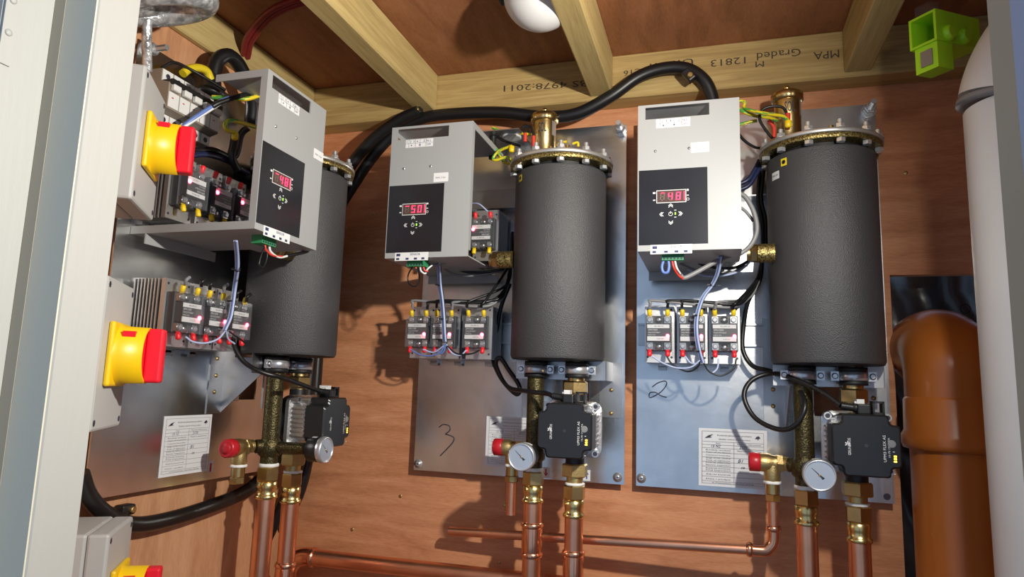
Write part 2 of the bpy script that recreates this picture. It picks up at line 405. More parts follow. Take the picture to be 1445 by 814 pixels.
# ---- mounting plate
def plate_thing(k):
    t = Thing('mounting_plate', 'plate'); mb = MB(); W, z0, z1 = .372, 1.149, 1.761; c = (.2675, .312, 1.2705, 1.3142)
    for a, b in (((0, z0), (W, c[2])), ((0, c[3]), (W, z1)), ((0, c[2]), (c[0], c[3])), ((c[1], c[2]), (W, c[3]))):
        mb.box(P(a[0], .0175, a[1]), P(b[0], .02, b[1]))
    t.part('sheet', mb, 'zinc_plate')
    pts = [(.0082, 1.160), (.361, 1.160)] if k != 3 else [(.0082, 1.161)]
    for x, z in pts:
        s_ = screw(P(x, .02, z), (0,-1,0)); i = t.part('screw', s_, 'bright_steel')
        c_ = MB(); c_.box(P(x-.0022, .0225, z-.0005), P(x+.0022, .0231, z+.0005)); c_.box(P(x-.0005, .0225, z-.0022), P(x+.0005, .0231, z+.0022)); t.part('cross_slot', c_, 'ink', i)
    if k == 3:
        s_ = MB(); s_.cyl(P(.362, .0198, 1.1584), P(.362, .0203, 1.1584), .0048); t.part('hole', s_, 'ink')
    # arrow stickers
    if k != 1:
        for x, red in ((.2415, 1), (.3105, 0)):
            if k == 3 and red: continue
            s_ = MB(); s_.box(P(x-.006, .0201, 1.151), P(x+.006, .0204, 1.1685)); i = t.part('arrow_sticker', s_, 'sticker')
            s_ = MB(); sg = -1 if red else 1
            s_.prism([(-.0011,-.006),(.0011,-.006),(.0011,.001),(.0036,.001),(0,.0065),(-.0036,.001),(-.0011,.001)], P(x,.0205,1.160), (1,0,0), (0,0,sg), (0,-.0001,0)); t.part('arrow', s_, 'print_red' if red else 'print_blue', i)
    else:
        s_ = MB(); s_.box(P(.214, .0201, 1.160), P(.224, .0204, 1.178)); i = t.part('arrow_sticker', s_, 'sticker'); s_ = MB(); s_.box(P(.216,.0205,1.161), P(.220,.0206,1.174)); t.part('arrow', s_, 'print_red', i)
    if k == 2:
        s_ = MB(); s_.tube([P(*q) for q in ((.045,.0208,1.2255),(.053,.0208,1.2305),(.064,.0208,1.2285),(.0655,.0208,1.221),(.058,.0208,1.214),(.061,.0208,1.2135),(.0735,.0208,1.209),(.0725,.0208,1.201),(.062,.0208,1.189),(.0495,.0208,1.176))], .0009, 6); t.part('handwritten_number', s_, 'ink')
    if k == 3:
        s_ = MB(); s_.tube([P(*q) for q in ((.0255,.0208,1.307),(.035,.0208,1.314),(.046,.0208,1.317),(.0485,.0208,1.312),(.041,.0208,1.301),(.030,.0208,1.293),(.0215,.0208,1.290),(.0215,.0208,1.297),(.030,.0208,1.2985),(.040,.0208,1.293),(.0485,.0208,1.291))], .0009, 6); t.part('handwritten_number', s_, 'ink')
    lb = {1: 'galvanised steel plate on the side wall beside the isolator switches', 2: 'galvanised steel plate of the middle boiler, 3 handwritten on it', 3: 'galvanised steel plate beside the orange drain, 2 handwritten on it'}[k]
    t.place(U[k], lb, 'boiler mounting plates')
for k in (1, 2, 3): plate_thing(k)

# ---- tank bracket and wall bolts
# tank bracket: riveted flange, slanted fin, bridge behind the clamps
tb = Thing('tank_bracket', 'bracket'); b = MB(); b.box(P(.196, .0202, 1.250), P(.2285, .0216, 1.42)); b.prism([(0,1.25),(.07,1.312),(.07,1.338),(.020,1.338),(.020,1.40),(.0,1.42)], P(.2285,.0202,0), (0,-1,0), (0,0,1), (-.0015,0,0))
b.box(P(.2285, .0205, 1.2685), P(.268, .0216, 1.2775)); tb.part('riveted_fin', b, 'zinc_sheet')
b = MB(); b.box(P(.205, .0885, 1.314), P(.352, .0900, 1.3445)); b.box(P(.350,.0202,1.314), P(.352,.09,1.3445)); tb.part('clamp_bridge', b, 'zinc_sheet')
b = MB(); b.box(P(.330, .0202, 1.255), P(.368, .0214, 1.345)); tb.part('flange', b, 'zinc_sheet')
for x, z in ((.21, 1.3085), (.2095, 1.283), (.2095, 1.335), (.350, 1.30), (.350, 1.262)):
    s_ = MB(); s_.lathe([(.0035,0),(.003,.0012),(.0012,.0018)], P(x, .0216, z), (0,-1,0), 10); tb.part('rivet', s_, 'brass_cast')
for k in (1,2,3): tb.place(U[k], f'folded zinc bracket behind the pipe clamps of the {SHORT[k]}', 'tank brackets')
hb = Thing('hanger_bolt', 'bolt'); s_ = MB(); s_.cyl(P(0,0,0), P(0,.058,0), .0042, n=12); hb.part('threaded_rod', s_, 'bright_steel')
s_ = MB(); s_.cyl(P(0,.0201,0), P(0,.0214,0), .011); hb.part('washer', s_, 'bright_steel')
for d in (.0214, .031): s_ = MB(); s_.hexn(P(0,d,0), P(0,d+.008,0), .0085); hb.part('nut', s_, 'bright_steel')
for k, x, lb in ((1, .012, 'steel hanger bolt at the upper corner of the side-wall plate, near the braided conduit'), (2, .3625, 'steel hanger bolt at the upper corner of the middle boiler plate'), (3, .3625, 'steel hanger bolt at the upper plate corner beside the orange drain boiler tank')):
    hb.place(U[k] @ Matrix.Translation((x, 0, 1.750)), lb, 'hanger bolts')

# ---- quality paper stuck on each plate
def paper(k, x0, z0, wd, ht, tilt):
    t = Thing('quality_label', 'paper label'); Q = .0222
    def X(u, v, d=0): return P(x0+u*wd-v*tilt, .0204+d, z0+v*ht)
    n = 10; mb = MB(); vs = []; fs = []
    for i in range(n+1):
        for j in range(n+1):
            u, v = i/n, j/n; bow = .0012*(u*v) if k == 3 else 0
            vs.append(X(u, v, .0002+bow))
    for i in range(n):
        for j in range(n): a = i*(n+1)+j; fs.append((a, a+n+1, a+n+2, a+1))
    mb.add(vs, fs, True); t.part('sheet', mb, 'paper')
    D = .0016 if k == 3 else .0005
    ux = X(1,0)-X(0,0); uz = X(0,1)-X(0,0)
    ln = MB()
    def hl(v, u0=.05, u1=.95): ln.quad(X(u0, v, D), ux*(u1-u0), uz*.004)
    def vl(u, v0, v1): ln.quad(X(u, v0, D), ux*.004, uz*(v1-v0))
    rows = [.05, .09, .17, .25, .34, .42, .5, .58, .66, .715, .77, .95]
    for v in rows: hl(v)
    vl(.05,.05,.95); vl(.95,.05,.95); vl(.52,.09,.77)
    t.part('ruled_lines', ln, 'ink_faded')
    tx = MB(); uxn, uzn = ux.normalized(), uz.normalized()
    tx.text('Kontrola jakosciowa produktu', X(.28,.875,D), uxn, uzn, ht*.028, fit=wd*.5)
    tx.text('Quality control of the product', X(.30,.81,D), uxn, uzn, ht*.024, fit=wd*.46)
    for v, a, b in ((.735,'Model','Numer fabryczny'),(.62,'Rodzaj izolacji','Napiecie znamionowe'),(.60-.02,'Type of insulation',''),(.53,'Czynnosci kontrolne',''),(.51-.03,'Stage of the control',''),(.44,'Test of tightness',''),(.40,'Kontrola elektryczna',''),(.36,'Electric inspection',''),(.305,'Kontrola koncowa',''),(.27,'Final inspection',''),(.20,'Zakres kontroli',''),(.12,'Data i podpis','')):
        tx.text(a, X(.29,v,D), uxn, uzn, ht*.021, 'c', wd*.36 if len(a) > 6 else None)
        if b: tx.text(b, X(.74,v,D), uxn, uzn, ht*.02, 'c', wd*.34)
    tx.text('ul. Przemyslowa, instrukcja obslugi', X(.5,.062,D), uxn, uzn, ht*.018, 'c', wd*.6)
    t.part('print', tx, 'ink_faded')
    lg = MB(); lg.prism([(.09,.83),(.15,.88),(.22,.90),(.17,.86),(.20,.845),(.13,.835)], X(0,0,D), ux, uz, (0,-.00005,0)); t.part('emblem', lg, 'ink')
    lg = MB(); lg.prism([(.825,.85),(.85,.89),(.885,.90),(.905,.86),(.875,.85),(.878,.83),(.865,.83),(.866,.85)], X(0,0,D), ux, uz, (0,-.00005,0)); t.part('emblem', lg, 'ink')
    hw = MB()
    num = {1: ('15 12', '2170'), 2: ('15 N2', '2013'), 3: ('15 N2', '2170')}[k]
    hw.text(num[0], X(.19,.675,D), uxn, (uzn+uxn*.25), ht*.045); hw.text(num[1], X(.60,.67,D), uxn, (uzn+uxn*.25), ht*.045); hw.text('B1', X(.58,.43,D), uxn, (uzn+uxn*.3), ht*.06); hw.text('ce', X(.62,.33,D), uxn, (uzn+uxn*.3), ht*.05)
    t.part('handwriting', hw, 'ink_blue')
    t.place(U[k], {1: 'white inspection paper on the side-wall plate', 2: 'white inspection paper half hidden by a pipe on the plate of the middle boiler', 3: 'creased white inspection paper on the plate beside the orange drain'}[k], 'inspection papers')
paper(1, .1145, 1.1632, .0965, .0855, 0); paper(2, .1335, 1.1645, .098, .084, 0); paper(3, .0972, 1.1565, .1015, .0885, -.001)

# ---- tank
TX, TD, TR = .2761, .1051, .0743
tank = Thing('boiler_tank', 'boiler tank'); C0 = P(TX, TD, 0)
mb = MB(); mb.lathe([(TR*.97,1.3445),(TR,1.349),(TR,1.6405),(TR*.985,1.6435)], C0, n=64); tank.part('insulation_sleeve', mb, 'foam')
mb = MB(); mb.lathe([(.030,1.342),(TR*.96,1.344)], C0, n=48); tank.part('base_disc', mb, 'rubber')
mb = MB(); mb.lathe([(.064,1.6436),(.064,1.6505)], C0, n=48); tank.part('neck', mb, 'rubber')
mb = MB(); mb.lathe([(.0825,1.6508),(.0833,1.652),(.0833,1.6575),(.082,1.658)], C0, n=64); tank.part('flange', mb, 'gold_mottled')
mb = MB(); mb.lathe([(.0836,1.6582),(.0846,1.659),(.0846,1.6632),(.0838,1.664)], C0, n=64); lid = tank.part('lid', mb, 'lid_steel')
for i in range(12):
    a = 2*math.pi*(i+.4)/12; c = C0+V((math.cos(a)*.0775, math.sin(a)*.0775, 0)); z = V((0,0,1))
    mb = MB(); mb.hexn(c+z*1.6445, c+z*1.6506, .0062); mb.cyl(c+z*1.6642, c+z*1.6655, .0078, n=14); mb.hexn(c+z*1.6655, c+z*1.6715, .0062); mb.cyl(c+z*1.6715, c+z*1.6775, .0034, n=10); tank.part('bolt', mb, 'bright_steel')
for i, (x, d) in enumerate(((.262, .125), (.290, .125), (.276, .098), (.305,.10))):
    mb = MB(); mb.hexn(P(x,d,1.6642), P(x,d,1.670), .011); mb.cyl(P(x,d,1.670), P(x,d,1.690), .0036, n=10); mb.hexn(P(x,d,1.682), P(x,d,1.686), .005); tank.part('heater_terminal', mb, 'brass')
mb = MB(); mb.cyl(P(.1845,.138,1.5012), P(.2075,.138,1.5012), .0137); s1 = tank.part('sensor_stub', mb, 'gold_mottled')
mb = MB(); mb.hexn(P(.1745,.138,1.5012), P(.1845,.138,1.5012), .0140); mb.cyl(P(.170,.138,1.5012), P(.1745,.138,1.5012), .0105); tank.part('brass_plug', mb, 'brass', s1)
mb = MB()
a0 = math.atan2(-.9, -.62)
def on_sleeve(ang, z, e=.0004): return C0+V((math.cos(ang)*(TR+e), math.sin(ang)*(TR+e), z))
def curved(ang0, ang1, z0, z1, e=.0004):
    m = MB(); n = 6; vs = []; 
    for i in range(n+1):
        a = ang0+(ang1-ang0)*i/n; vs += [on_sleeve(a, z0, e), on_sleeve(a, z1, e)]
    m.add(vs, [(2*i, 2*i+2, 2*i+3, 2*i+1) for i in range(n)], True); return m
mb = curved(R(219), R(227), 1.624, 1.635); tank.part('earth_sticker', mb, 'sticker_yellow')
mb = MB(); o = on_sleeve(R(223), 1.6265, .0007); tg = V((-math.sin(R(223)), math.cos(R(223)), 0))
mb.lathe([(.0026,0),(.0026,.0001),(.0031,.0001),(.0031,0)], o+V((0,0,.003)), (math.cos(R(223)), math.sin(R(223)),0), 16); mb.quad(o-tg*.0004, tg*.0008, V((0,0,.005))); tank.part('earth_symbol', mb, 'ink', 21 if False else None)
i_ws = tank.part('limiter_sticker', curved(R(203), R(216), 1.6085, 1.6200), 'sticker')
mb = MB(); o = on_sleeve(R(204.5), 1.6130, .001); tg = V((-math.sin(R(209.5)), math.cos(R(209.5)), 0)); mb.text('TEMP. LIMIT', o, tg, (0,0,1), .0025, fit=.0135); i_wt = tank.part('limiter_print', mb, 'ink', i_ws)
for k in (1, 2, 3): tank.place(U[k], {1: 'black foam-sleeved boiler tank on the side wall behind the control box', 2: 'black foam-sleeved boiler tank on the plate of the middle boiler', 3: 'black foam-sleeved boiler tank with white sticker on the plate beside the orange drain'}[k], 'boiler tanks', skip=() if k == 3 else (i_ws, i_wt))

# ---- air vent
vent = Thing('air_vent', 'air vent'); c = P(.2375, .072, 0)
mb = MB(); mb.lathe([(.010,1.6642),(.010,1.684),(.014,1.690),(.0195,1.694),(.0195,1.7535)], c, n=28); vent.part('body', mb, 'brass')
mb = MB(); mb.lathe([(.0205,1.7535),(.0235,1.755),(.0235,1.7655),(.0215,1.768),(.008,1.7695)], c, n=48, wave=(.02, 16)); vent.part('ribbed_cap', mb, 'brass')
mb = MB(); mb.lathe([(.004,1.7695),(.004,1.774),(.0052,1.775),(.0052,1.779),(.003,1.7805)], c, n=14); vent.part('nipple', mb, 'brass_bright')
mb = MB(); mb.lathe([(.0198,1.727),(.0198,1.7525)], c, n=20, a0=R(235), a1=R(330)); li = vent.part('label_band', mb, 'lid_steel')
mb = MB(); mb.text('SOL', c+V((-.006,-.0201,1.731)), (1,0,0), (0,0,1), .017, fit=.015); vent.part('print', mb, 'ink', li)
vent.place(U[2], 'brass automatic air vent on the tank of the middle boiler', 'brass air vents'); vent.place(U[3], 'brass automatic air vent on the tank of the boiler beside the orange drain', 'brass air vents')

# ---- control box (U-shaped cover)
CX0, CX1, CD, CZ0, CZ1 = .0222, .1605, .217, 1.4925, 1.7065
SEG = {'0':'abcdef','1':'bc','2':'abged','3':'abgcd','4':'fgbc','5':'afgcd','6':'afgedc','7':'abc','8':'abcdefg','9':'abcdfg','-':'a'}
def control(k, digits):
    t = Thing('control_box', 'control box'); th = .0018; D1 = CD
    sx0, sx1, sz0, sz1 = .0325, .1205, 1.6848, 1.7026
    mb = MB()
    for a, b in (((CX0,CZ0),(CX1,sz0)), ((CX0,sz1),(CX1,CZ1)), ((CX0,sz0),(sx0,sz1)), ((sx1,sz0),(CX1,sz1))): mb.box(P(a[0],D1-th,a[1]), P(b[0],D1,b[1]))
    t.part('front_panel', mb, 'cover_grey')
    mb = MB(); TB = .135 if k == 1 else .06; mb.box(P(CX0,TB,CZ1-th), P(CX1,D1-th,CZ1)); mb.box(P(CX0,TB,CZ1-.010), P(CX0+th,D1-th,CZ1-th)); mb.box(P(CX1-th,TB,CZ1-.010), P(CX1,D1-th,CZ1-th)); t.part('top_flange', mb, 'cover_grey')
    for xa in (CX0, CX1-th):
        mb = MB(); mb.box(P(xa,D1-.010,CZ0+.0106), P(xa+th,D1-th,CZ1-.0101)); t.part('side_return', mb, 'cover_grey')
    mb = MB(); mb.box(P(CX0,.0205,CZ0), P(CX1-.02,D1-th,CZ0+th)); mb.box(P(CX0,.0205,CZ0+th), P(CX0+th,D1-th,CZ0+.0105)); mb.box(P(CX1-.02,.12,CZ0), P(CX1,D1-th,CZ0+th)); mb.box(P(CX0,.045,CZ0-.014), P(.155,.0468,CZ0)); t.part('bottom_flange', mb, 'cover_grey')
    # overlay with display
    E0 = D1+.0003
    mb = MB(); mb.box(P(.0236,D1,1.501), P(.1170,E0,1.6092)); ov = t.part('display_overlay', mb, 'panel_black')
    x0, x1, z0, z1 = .0489, .0876, 1.5613, 1.5780; e = E0+.0002
    mb = MB(); mb.box(P(x0-.0009,e-.0001,z0-.0009), P(x1+.0009,e,z1+.0009)); t.part('display_frame', mb, 'white_plastic', ov)
    mb = MB(); mb.box(P(x0,e,z0), P(x1,e+.0002,z1)); t.part('display_window', mb, 'display_back', ov)
    on, off = MB(), MB(); cw, chh = .0062, .0115
    for i, dg in enumerate(digits):
        ox = x0+.0038+i*.0108; oz = z0+.0026; tk = .0013; lit = SEG[dg]
        seg = {'a':(0,chh-tk,cw,chh),'g':(0,chh/2-tk/2,cw,chh/2+tk/2),'d':(0,0,cw,tk),'f':(0,chh/2,tk,chh),'b':(cw-tk,chh/2,cw,chh),'e':(0,0,tk,chh/2),'c':(cw-tk,0,cw,chh/2)}
        for s_, q in seg.items():
            sl = .0009
            pl = [(q[0]+sl*q[1]/chh, q[1]+.0002), (q[2]+sl*q[1]/chh, q[1]+.0002), (q[2]+sl*q[3]/chh, q[3]-.0002), (q[0]+sl*q[3]/chh, q[3]-.0002)]
            (on if s_ in lit else off).prism(pl, P(ox, e+.0003, oz), (1,0,0), (0,0,1), (0,-.0002,0))
    on.box(P(x1-.0021,e+.0003,z0+.0018), P(x1-.0013,e+.0005,z1-.0018))
    t.part('lit_digits', on, 'digit_on', ov); t.part('unlit_segments', off, 'digit_off', ov)
    ic = MB(); E1 = E0+.0002
    def chev(cx, cz, dx, dz):
        for s_ in (0, .0022):
            c = P(cx+dx*s_, E1, cz+dz*s_); d = V((dx,0,dz)); n = V((-dz,0,dx))
            for sg in (-1, 1): ic.prism([(0,0),(-.0026,sg*.0028),(-.0026+.0009,sg*.0028+sg*.0003),(.0011,0)], c, d, n, (0,-.00006,0))
    chev(.0675,1.5560,0,1); chev(.0675,1.5323,0,-1); chev(.0553,1.5443,-1,0); chev(.0803,1.5443,1,0)
    ic.lathe([(.0022,0),(.0022,.0001),(.0029,.0001),(.0029,0)], P(.0672,E1,1.5443), (0,-1,0), 18); ic.box(P(.0668,E1,1.5445), P(.0676,E1+.0001,1.5482))
    for x, z, a, b in ((.0450,1.5755,.0018,.0013),(.0450,1.5650,.0015,.0008),(.0906,1.5775,.0013,.0013),(.0906,1.5700,.0013,.0006),(.0737,1.5495,.0014,.0004),(.0737,1.5395,.0014,.0004)): ic.box(P(x-a,E1,z-b), P(x+a,E1+.0001,z+b))
    ic.lathe([(.0014,0),(.0014,.0001),(.002,.0001),(.002,0)], P(.0906,E1,1.5645), (0,-1,0), 14)
    t.part('icons', ic, 'print_white', ov)
    mb = MB(); mb.box(P(.0729,E1,1.5430), P(.0745,E1+.0002,1.5462)); t.part('power_light', mb, 'led_green', ov)
    # stickers
    mb = MB(); mb.box(P(.0475,D1,1.6705), P(.0945,E0,1.6835)); s1 = t.part('terminal_sticker', mb, 'sticker')
    tx = MB()
    for i, ch in enumerate('1234 ZNL'): 
        if ch != ' ': tx.text(ch, P(.0495+i*.0057,E1,1.6785), (1,0,0), (0,0,1), .0035)
    for x in (.053,.0645,.0725,.0825): tx.box(P(x,E1,1.6708), P(x+.0003,E1+.0001,1.6835))
    tx.box(P(.0475,E1,1.6770), P(.0945,E1+.0001,1.6773)); tx.lathe([(.0011,0),(.0001,.0001)], P(.0578,E1,1.674), (0,-1,0), 8); tx.prism([(-.003,-.0002),(-.001,-.0002),(-.001,-.0016),(.0012,0),(-.001,.0016),(-.001,.0002),(-.003,.0002)], P(.0730,E1,1.674), (1,0,0), (0,0,1), (0,-.0001,0)); tx.text('230V', P(.0838,E1,1.6728), (1,0,0), (0,0,1), .0026)
    t.part('print', tx, 'ink_blue', s1)
    px = {1:.1365, 2:.0985, 3:.0952}[k]; pz = {1:1.625, 2:1.6115, 3:1.6308}[k]
    mb = MB(); mb.box(P(px,D1,pz), P(px+.0245,E0,pz+.0145)); s2 = t.part('pressure_sticker', mb, 'sticker')
    tx = MB(); tx.text('MAX. 3 bar', P(px+.0035,E1,pz+.0055), (1,0,0), (0,0,1), .0026, fit=.017); t.part('print', tx, 'ink_faded', s2)
    mb = MB(); mb.box(P(.0397,D1,1.4880), P(.0958,E0+.0002,1.5010)); s3 = t.part('sensor_sticker', mb, 'sticker')
    tx = MB(); tx.text('SENSOR', P(.0655,E1+.0002,1.4962), (1,0,0), (0,0,1), .0034, fit=.017)
    for x in (.0425,.0585,.0725,.0850): tx.box(P(x,E1+.0002,1.4895), P(x+.005,E1+.0003,1.4925))
    tx.box(P(.0425,E1+.0002,1.4952), P(.049,E1+.0003,1.4992)); t.part('print', tx, 'ink_blue', s3)
    for x, z in ((.0466,1.6368),(.0927,1.6378)):
        mb = MB(); mb.lathe([(.0021,0),(.0019,.0008),(.0006,.0012)], P(x,D1,z), (0,-1,0), 12); t.part('rivet', mb, 'steel')
    # green connector
    mb = MB(); mb.box(P(.0545,.188,1.4815), P(.0840,.205,1.4922))
    gi = t.part('terminal_connector', mb, 'connector_green')
    mb = MB()
    for i in range(6): mb.box(P(.0562+i*.0047,.2051,1.4826), P(.0590+i*.0047,.2053,1.4852))
    t.part('wire_slots', mb, 'ink', gi)
    # inner bracket sheet behind the cover
    mb = MB(); mb.box(P(.02,.0205,1.612), P(.205,.0225,1.655)); mb.box(P(.02,.0225,1.612), P(.205,.05,1.614))
    t.part('inner_bracket', mb, 'zinc_sheet')
    lb = {1: 'grey control box reading 48 with open side on the side-wall boiler', 2: 'grey control box with red display reading 50', 3: 'grey control box reading 48 on the boiler beside the orange drain'}[k]
    t.place(U[k], lb, 'boiler control boxes')
control(1, '-48'); control(2, '-50'); control(3, '-48')

# ---- solid state relay on heatsink, built about its centre (0,0,0) on the plate
relay = Thing('solid_state_relay', 'relay'); hw, hh = .0226, .0443
mb = MB(); mb.box(P(-hw,.0765,-hh), P(hw,.083,hh)); mb.box(P(-.005,.03,-hh), P(.005,.0765,hh))
for i in range(8): mb.box(P(-hw,.031+i*.0056,-hh), P(hw,.0326+i*.0056,hh))
hs = relay.part('heatsink', mb, 'alu')
for x in (-.018, .018):
    for z in (-.036, .038):
        mb = MB(); mb.cyl(P(x,.0829,z), P(x,.0834,z), .0018, n=10); relay.part('hole', mb, 'ink', hs)
mb = MB(); mb.box(P(-.006,.020,-.050), P(.006,.030,.048)); mb.box(P(-.0065,.026,-.054), P(.0065,.030,-.047)); relay.part('rail_clip', mb, 'zinc_sheet')
mb = MB(); mb.box(P(-.0192,.0832,-.0268), P(.0192,.097,.0268), .001, 1); relay.part('base', mb, 'relay_dark')
mb = MB(); mb.box(P(-.0165,.1082,-.0125), P(.0165,.1085,.0125)); la = relay.part('label_plate', mb, 'relay_dark')
mb = MB(); mb.box(P(-.0165,.1085,.0068), P(.0165,.1087,.0125)); mb.box(P(-.0165,.1085,-.0125), P(.0165,.1087,-.0058)); relay.part('label_stripe', mb, 'sticker', la)
mb = MB(); mb.text('GPN13000', P(-.0152,.1088,.0030), (1,0,0), (0,0,1), .0026, fit=.014); mb.text('SOLID STATE RELAY', P(-.0152,.1088,-.0008), (1,0,0), (0,0,1), .0021, fit=.018); mb.text('INPUT DC', P(-.0152,.1088,-.0044), (1,0,0), (0,0,1), .0018, fit=.011); relay.part('print_light', mb, 'print_white', la)
mb = MB(); mb.text('3-32V DC', P(-.002,.1088,-.0105), (1,0,0), (0,0,1), .0021, fit=.010); mb.text('40A 480V AC', P(-.006,.1088,.0086), (1,0,0), (0,0,1), .0021, fit=.014); relay.part('print_dark', mb, 'ink', la)
mb = MB(); mb.box(P(-.0165,.097,-.0125), P(.0165,.1081,.0125)); relay.part('core', mb, 'relay_dark')
mb = MB(); mb.lathe([(.0027,0),(.0027,.001),(.0014,.0019)], P(.0140,.1090,-.0050), (0,-1,0), 12); relay.part('indicator_light', mb, 'led_red')
for sz in (-1, 1):
    for sx in (-1, 1):
        c = P(sx*.0132, .097, sz*.0198); mb = MB(); mb.box(c+V((-.0046,0,-.0050)), c+V((.0046,-.006,.0050))); ti = relay.part('terminal', mb, 'steel')
        mb = MB(); mb.lathe([(.0036,0),(.0036,.0022),(.0028,.003)], c+V((0,-.006,0)), (0,-1,0), 14); mb.box(c+V((-.0027,-.0090,-.0004)), c+V((.0027,-.0093,.0004))); relay.part('screw', mb, 'bright_steel', ti)
    mb = MB(); mb.lathe([(.0058,0),(.0058,.001),(.004,.001),(.004,.003),(.0015,.0035)], P(0,.097,sz*.0205), (0,-1,0), 16); relay.part('fixing_screw', mb, 'steel')
mb = MB()
for a, b in (((-.0192,-.0268),(-.0178,.0268)), ((.0178,-.0268),(.0192,.0268)), ((-.0178,.0128),(.0178,.0140)), ((-.0178,-.0140),(.0178,-.0128))): mb.box(P(a[0],.097,a[1]), P(b[0],.1115,b[1]))
mb.box(P(-.0192,.1115,-.0268), P(.0192,.1122,.0268)); relay.part('clear_cover', mb, 'clear')
def lug(x, z, sg, m):
    mb = MB(); mb.lathe([(.0022,0),(.0034,.001),(.0036,.0085),(.0022,.010)], P(x,.1015,z), (0,-.25*1,sg), 12); mb.box(P(x-.003,.101,z-sg*.006), P(x+.003,.102,z)); return mb
for x in (-.0135, .0135): relay.part('power_lug', lug(x, .0262, 1, 0), 'lug_yellow')
for x in (-.0135, .0135): relay.part('signal_lug', lug(x, -.0262, -1, 0).xf(Matrix.Identity(4)), 'lug_red')
ORD = ['farthest from the tank', 'second from the tank', 'nearest the tank']
LOWX = {1: (.050, .100, .147), 2: (.033, .079, .136), 3: (.042, .091, .138)}
for k in (1, 2, 3):
    for i in range(3):
        relay.place(U[k] @ Matrix.Translation((LOWX[k][i], 0, 1.3885)), f'lower finned relay of the {SHORT[k]}, {ORD[i]}', 'relays in the lower rows')
UPX = (.0365, .089, .1415)
for k in (1, 2, 3):
    for i in range(3):
        if k == 2 and i == 0 or k == 3 and i < 2: continue
        relay.place(U[k] @ Matrix.Translation((UPX[i], 0, 1.5555)) @ Matrix.Rotation(R(180), 4, 'Y'), f'upper finned relay in the control box of the {SHORT[k]}' + (f', {ORD[i]}' if k != 3 else ''), 'relays inside the control boxes')
# DIN rails
for k in (1, 2, 3):
    t = Thing('din_rail', 'rail', True); mb = MB(); mb.box(P(.003,.0202,1.3775), P(.197,.0225,1.4075)); mb.box(P(.003,.0225,1.3745), P(.197,.0275,1.3775)); mb.box(P(.003,.0225,1.4075), P(.197,.0275,1.4105)); t.part('din_rail', mb, 'zinc_sheet')
    t.place(U[k], f'slim zinc mounting rail behind the lower relays of the {SHORT[k]}', 'mounting rails')

# ---- breakers in the side-wall control box
t = Thing('circuit_breaker', 'circuit breaker')
mb = MB(); mb.prism([(.024,1.640),(.060,1.640),(.060,1.656),(.074,1.660),(.074,1.696),(.060,1.700),(.060,1.717),(.024,1.717)], P(0,0,0), (0,-1,0), (0,0,1), (.0195,0,0)); t.part('housing', mb, 'breaker_grey')
for a_, b_ in ((P(.0008,.0602,1.7005), P(.0188,.0612,1.7165)), (P(.0008,.0602,1.6410), P(.0188,.0612,1.6555)), (P(.0008,.0742,1.662), P(.0188,.0752,1.683))):
    mb = MB(); mb.box(a_, b_); fp = t.part('face_plate', mb, 'white_plastic')
mb = MB(); mb.box(P(.003,.0742,1.685), P(.0165,.081,1.694), .0012, 1); t.part('toggle', mb, 'white_plastic')
for z in (1.7085, 1.648):
    mb = MB(); mb.lathe([(.0036,0),(.0036,.0006),(.0012,.0001)], P(.0098,.0612,z), (0,-1,0), 14); t.part('terminal_hole', mb, 'ink', fp)
mb = MB(); mb.box(P(.006,.0752,1.675), P(.009,.0755,1.6765)); t.part('rating_mark', mb, 'print_red', fp)
for i in range(5):
    t.place(U[1] @ Matrix.Translation((.006+i*.0197, 0, 0)), ('white circuit breaker, outermost of its row by the grey isolator box', 'white circuit breaker, second of its row from the grey isolator box', 'white circuit breaker in the middle of its row', 'white circuit breaker, second of its row from the open control box', 'white circuit breaker, last of its row inside the open control box')[i], 'circuit breakers in a row')

mb = MB(); mb.box(P(.0075,.0613,1.6965), P(.1035,.079,1.7010)); mb.box(P(.0075,.0752,1.6945), P(.1035,.079,1.6965)); solo('busbar', 'busbar', 'black comb busbar running across the row of circuit breakers', mb, 'black_plastic', Mx=U[1])
# ---- pipework of a unit
FX, FD = .2425, .107; PX, PD = .3075, .107
flow = Thing('flow_manifold', 'pipe'); 
mb = MB(); mb.cyl(P(FX,FD,1.1745), P(FX,FD,1.343), .0133, n=28); flow.part('riser', mb, 'bronze_mottled')
mb = MB(); mb.lathe([(.0133,0),(.0175,.004),(.0178,.02),(.0133,.028)], P(FX,FD,1.1865), (0,0,1), 28); mb.cyl(P(FX,FD,1.203), P(.2235,.0955,1.203), .0105); mb.cyl(P(FX,FD,1.2015), P(.2465,.168,1.2015), .0088); flow.part('cross_fitting', mb, 'bronze_mottled')
mb = MB(); mb.lathe([(.0136,0),(.0150,.001),(.0150,.004),(.0138,.0055)], P(FX,FD,1.1715), (0,0,1), 20, wave=(.05,5)); flow.part('sealing_tape', mb, 'tape_white')
def adaptor(t, x, d, z):
    mb = MB(); mb.hexn(P(x,d,z-.022), P(x,d,z), .0170, .1); i = t.part('hex_nut', mb, 'brass')
    mb = MB(); mb.lathe([(.0135,0),(.0150,-.001),(.0150,-.010),(.0142,-.012),(.0142,-.019),(.0162,-.0205),(.0168,-.023),(.0160,-.0255),(.0145,-.026)], P(x,d,z-.022), (0,0,1), 28); t.part('press_collar', mb, 'brass_bright')
adaptor(flow, FX, FD, 1.1720)
for k in (1,2,3): flow.place(U[k], f'mottled bronze flow pipe under the tank of the {SHORT[k]}', 'flow pipes')
ret = Thing('return_union', 'pipe fitting')
mb = MB(); mb.hexn(P(PX,PD,1.1675), P(PX,PD,1.187), .0205, .1); ret.part('union_nut', mb, 'brass_cast')
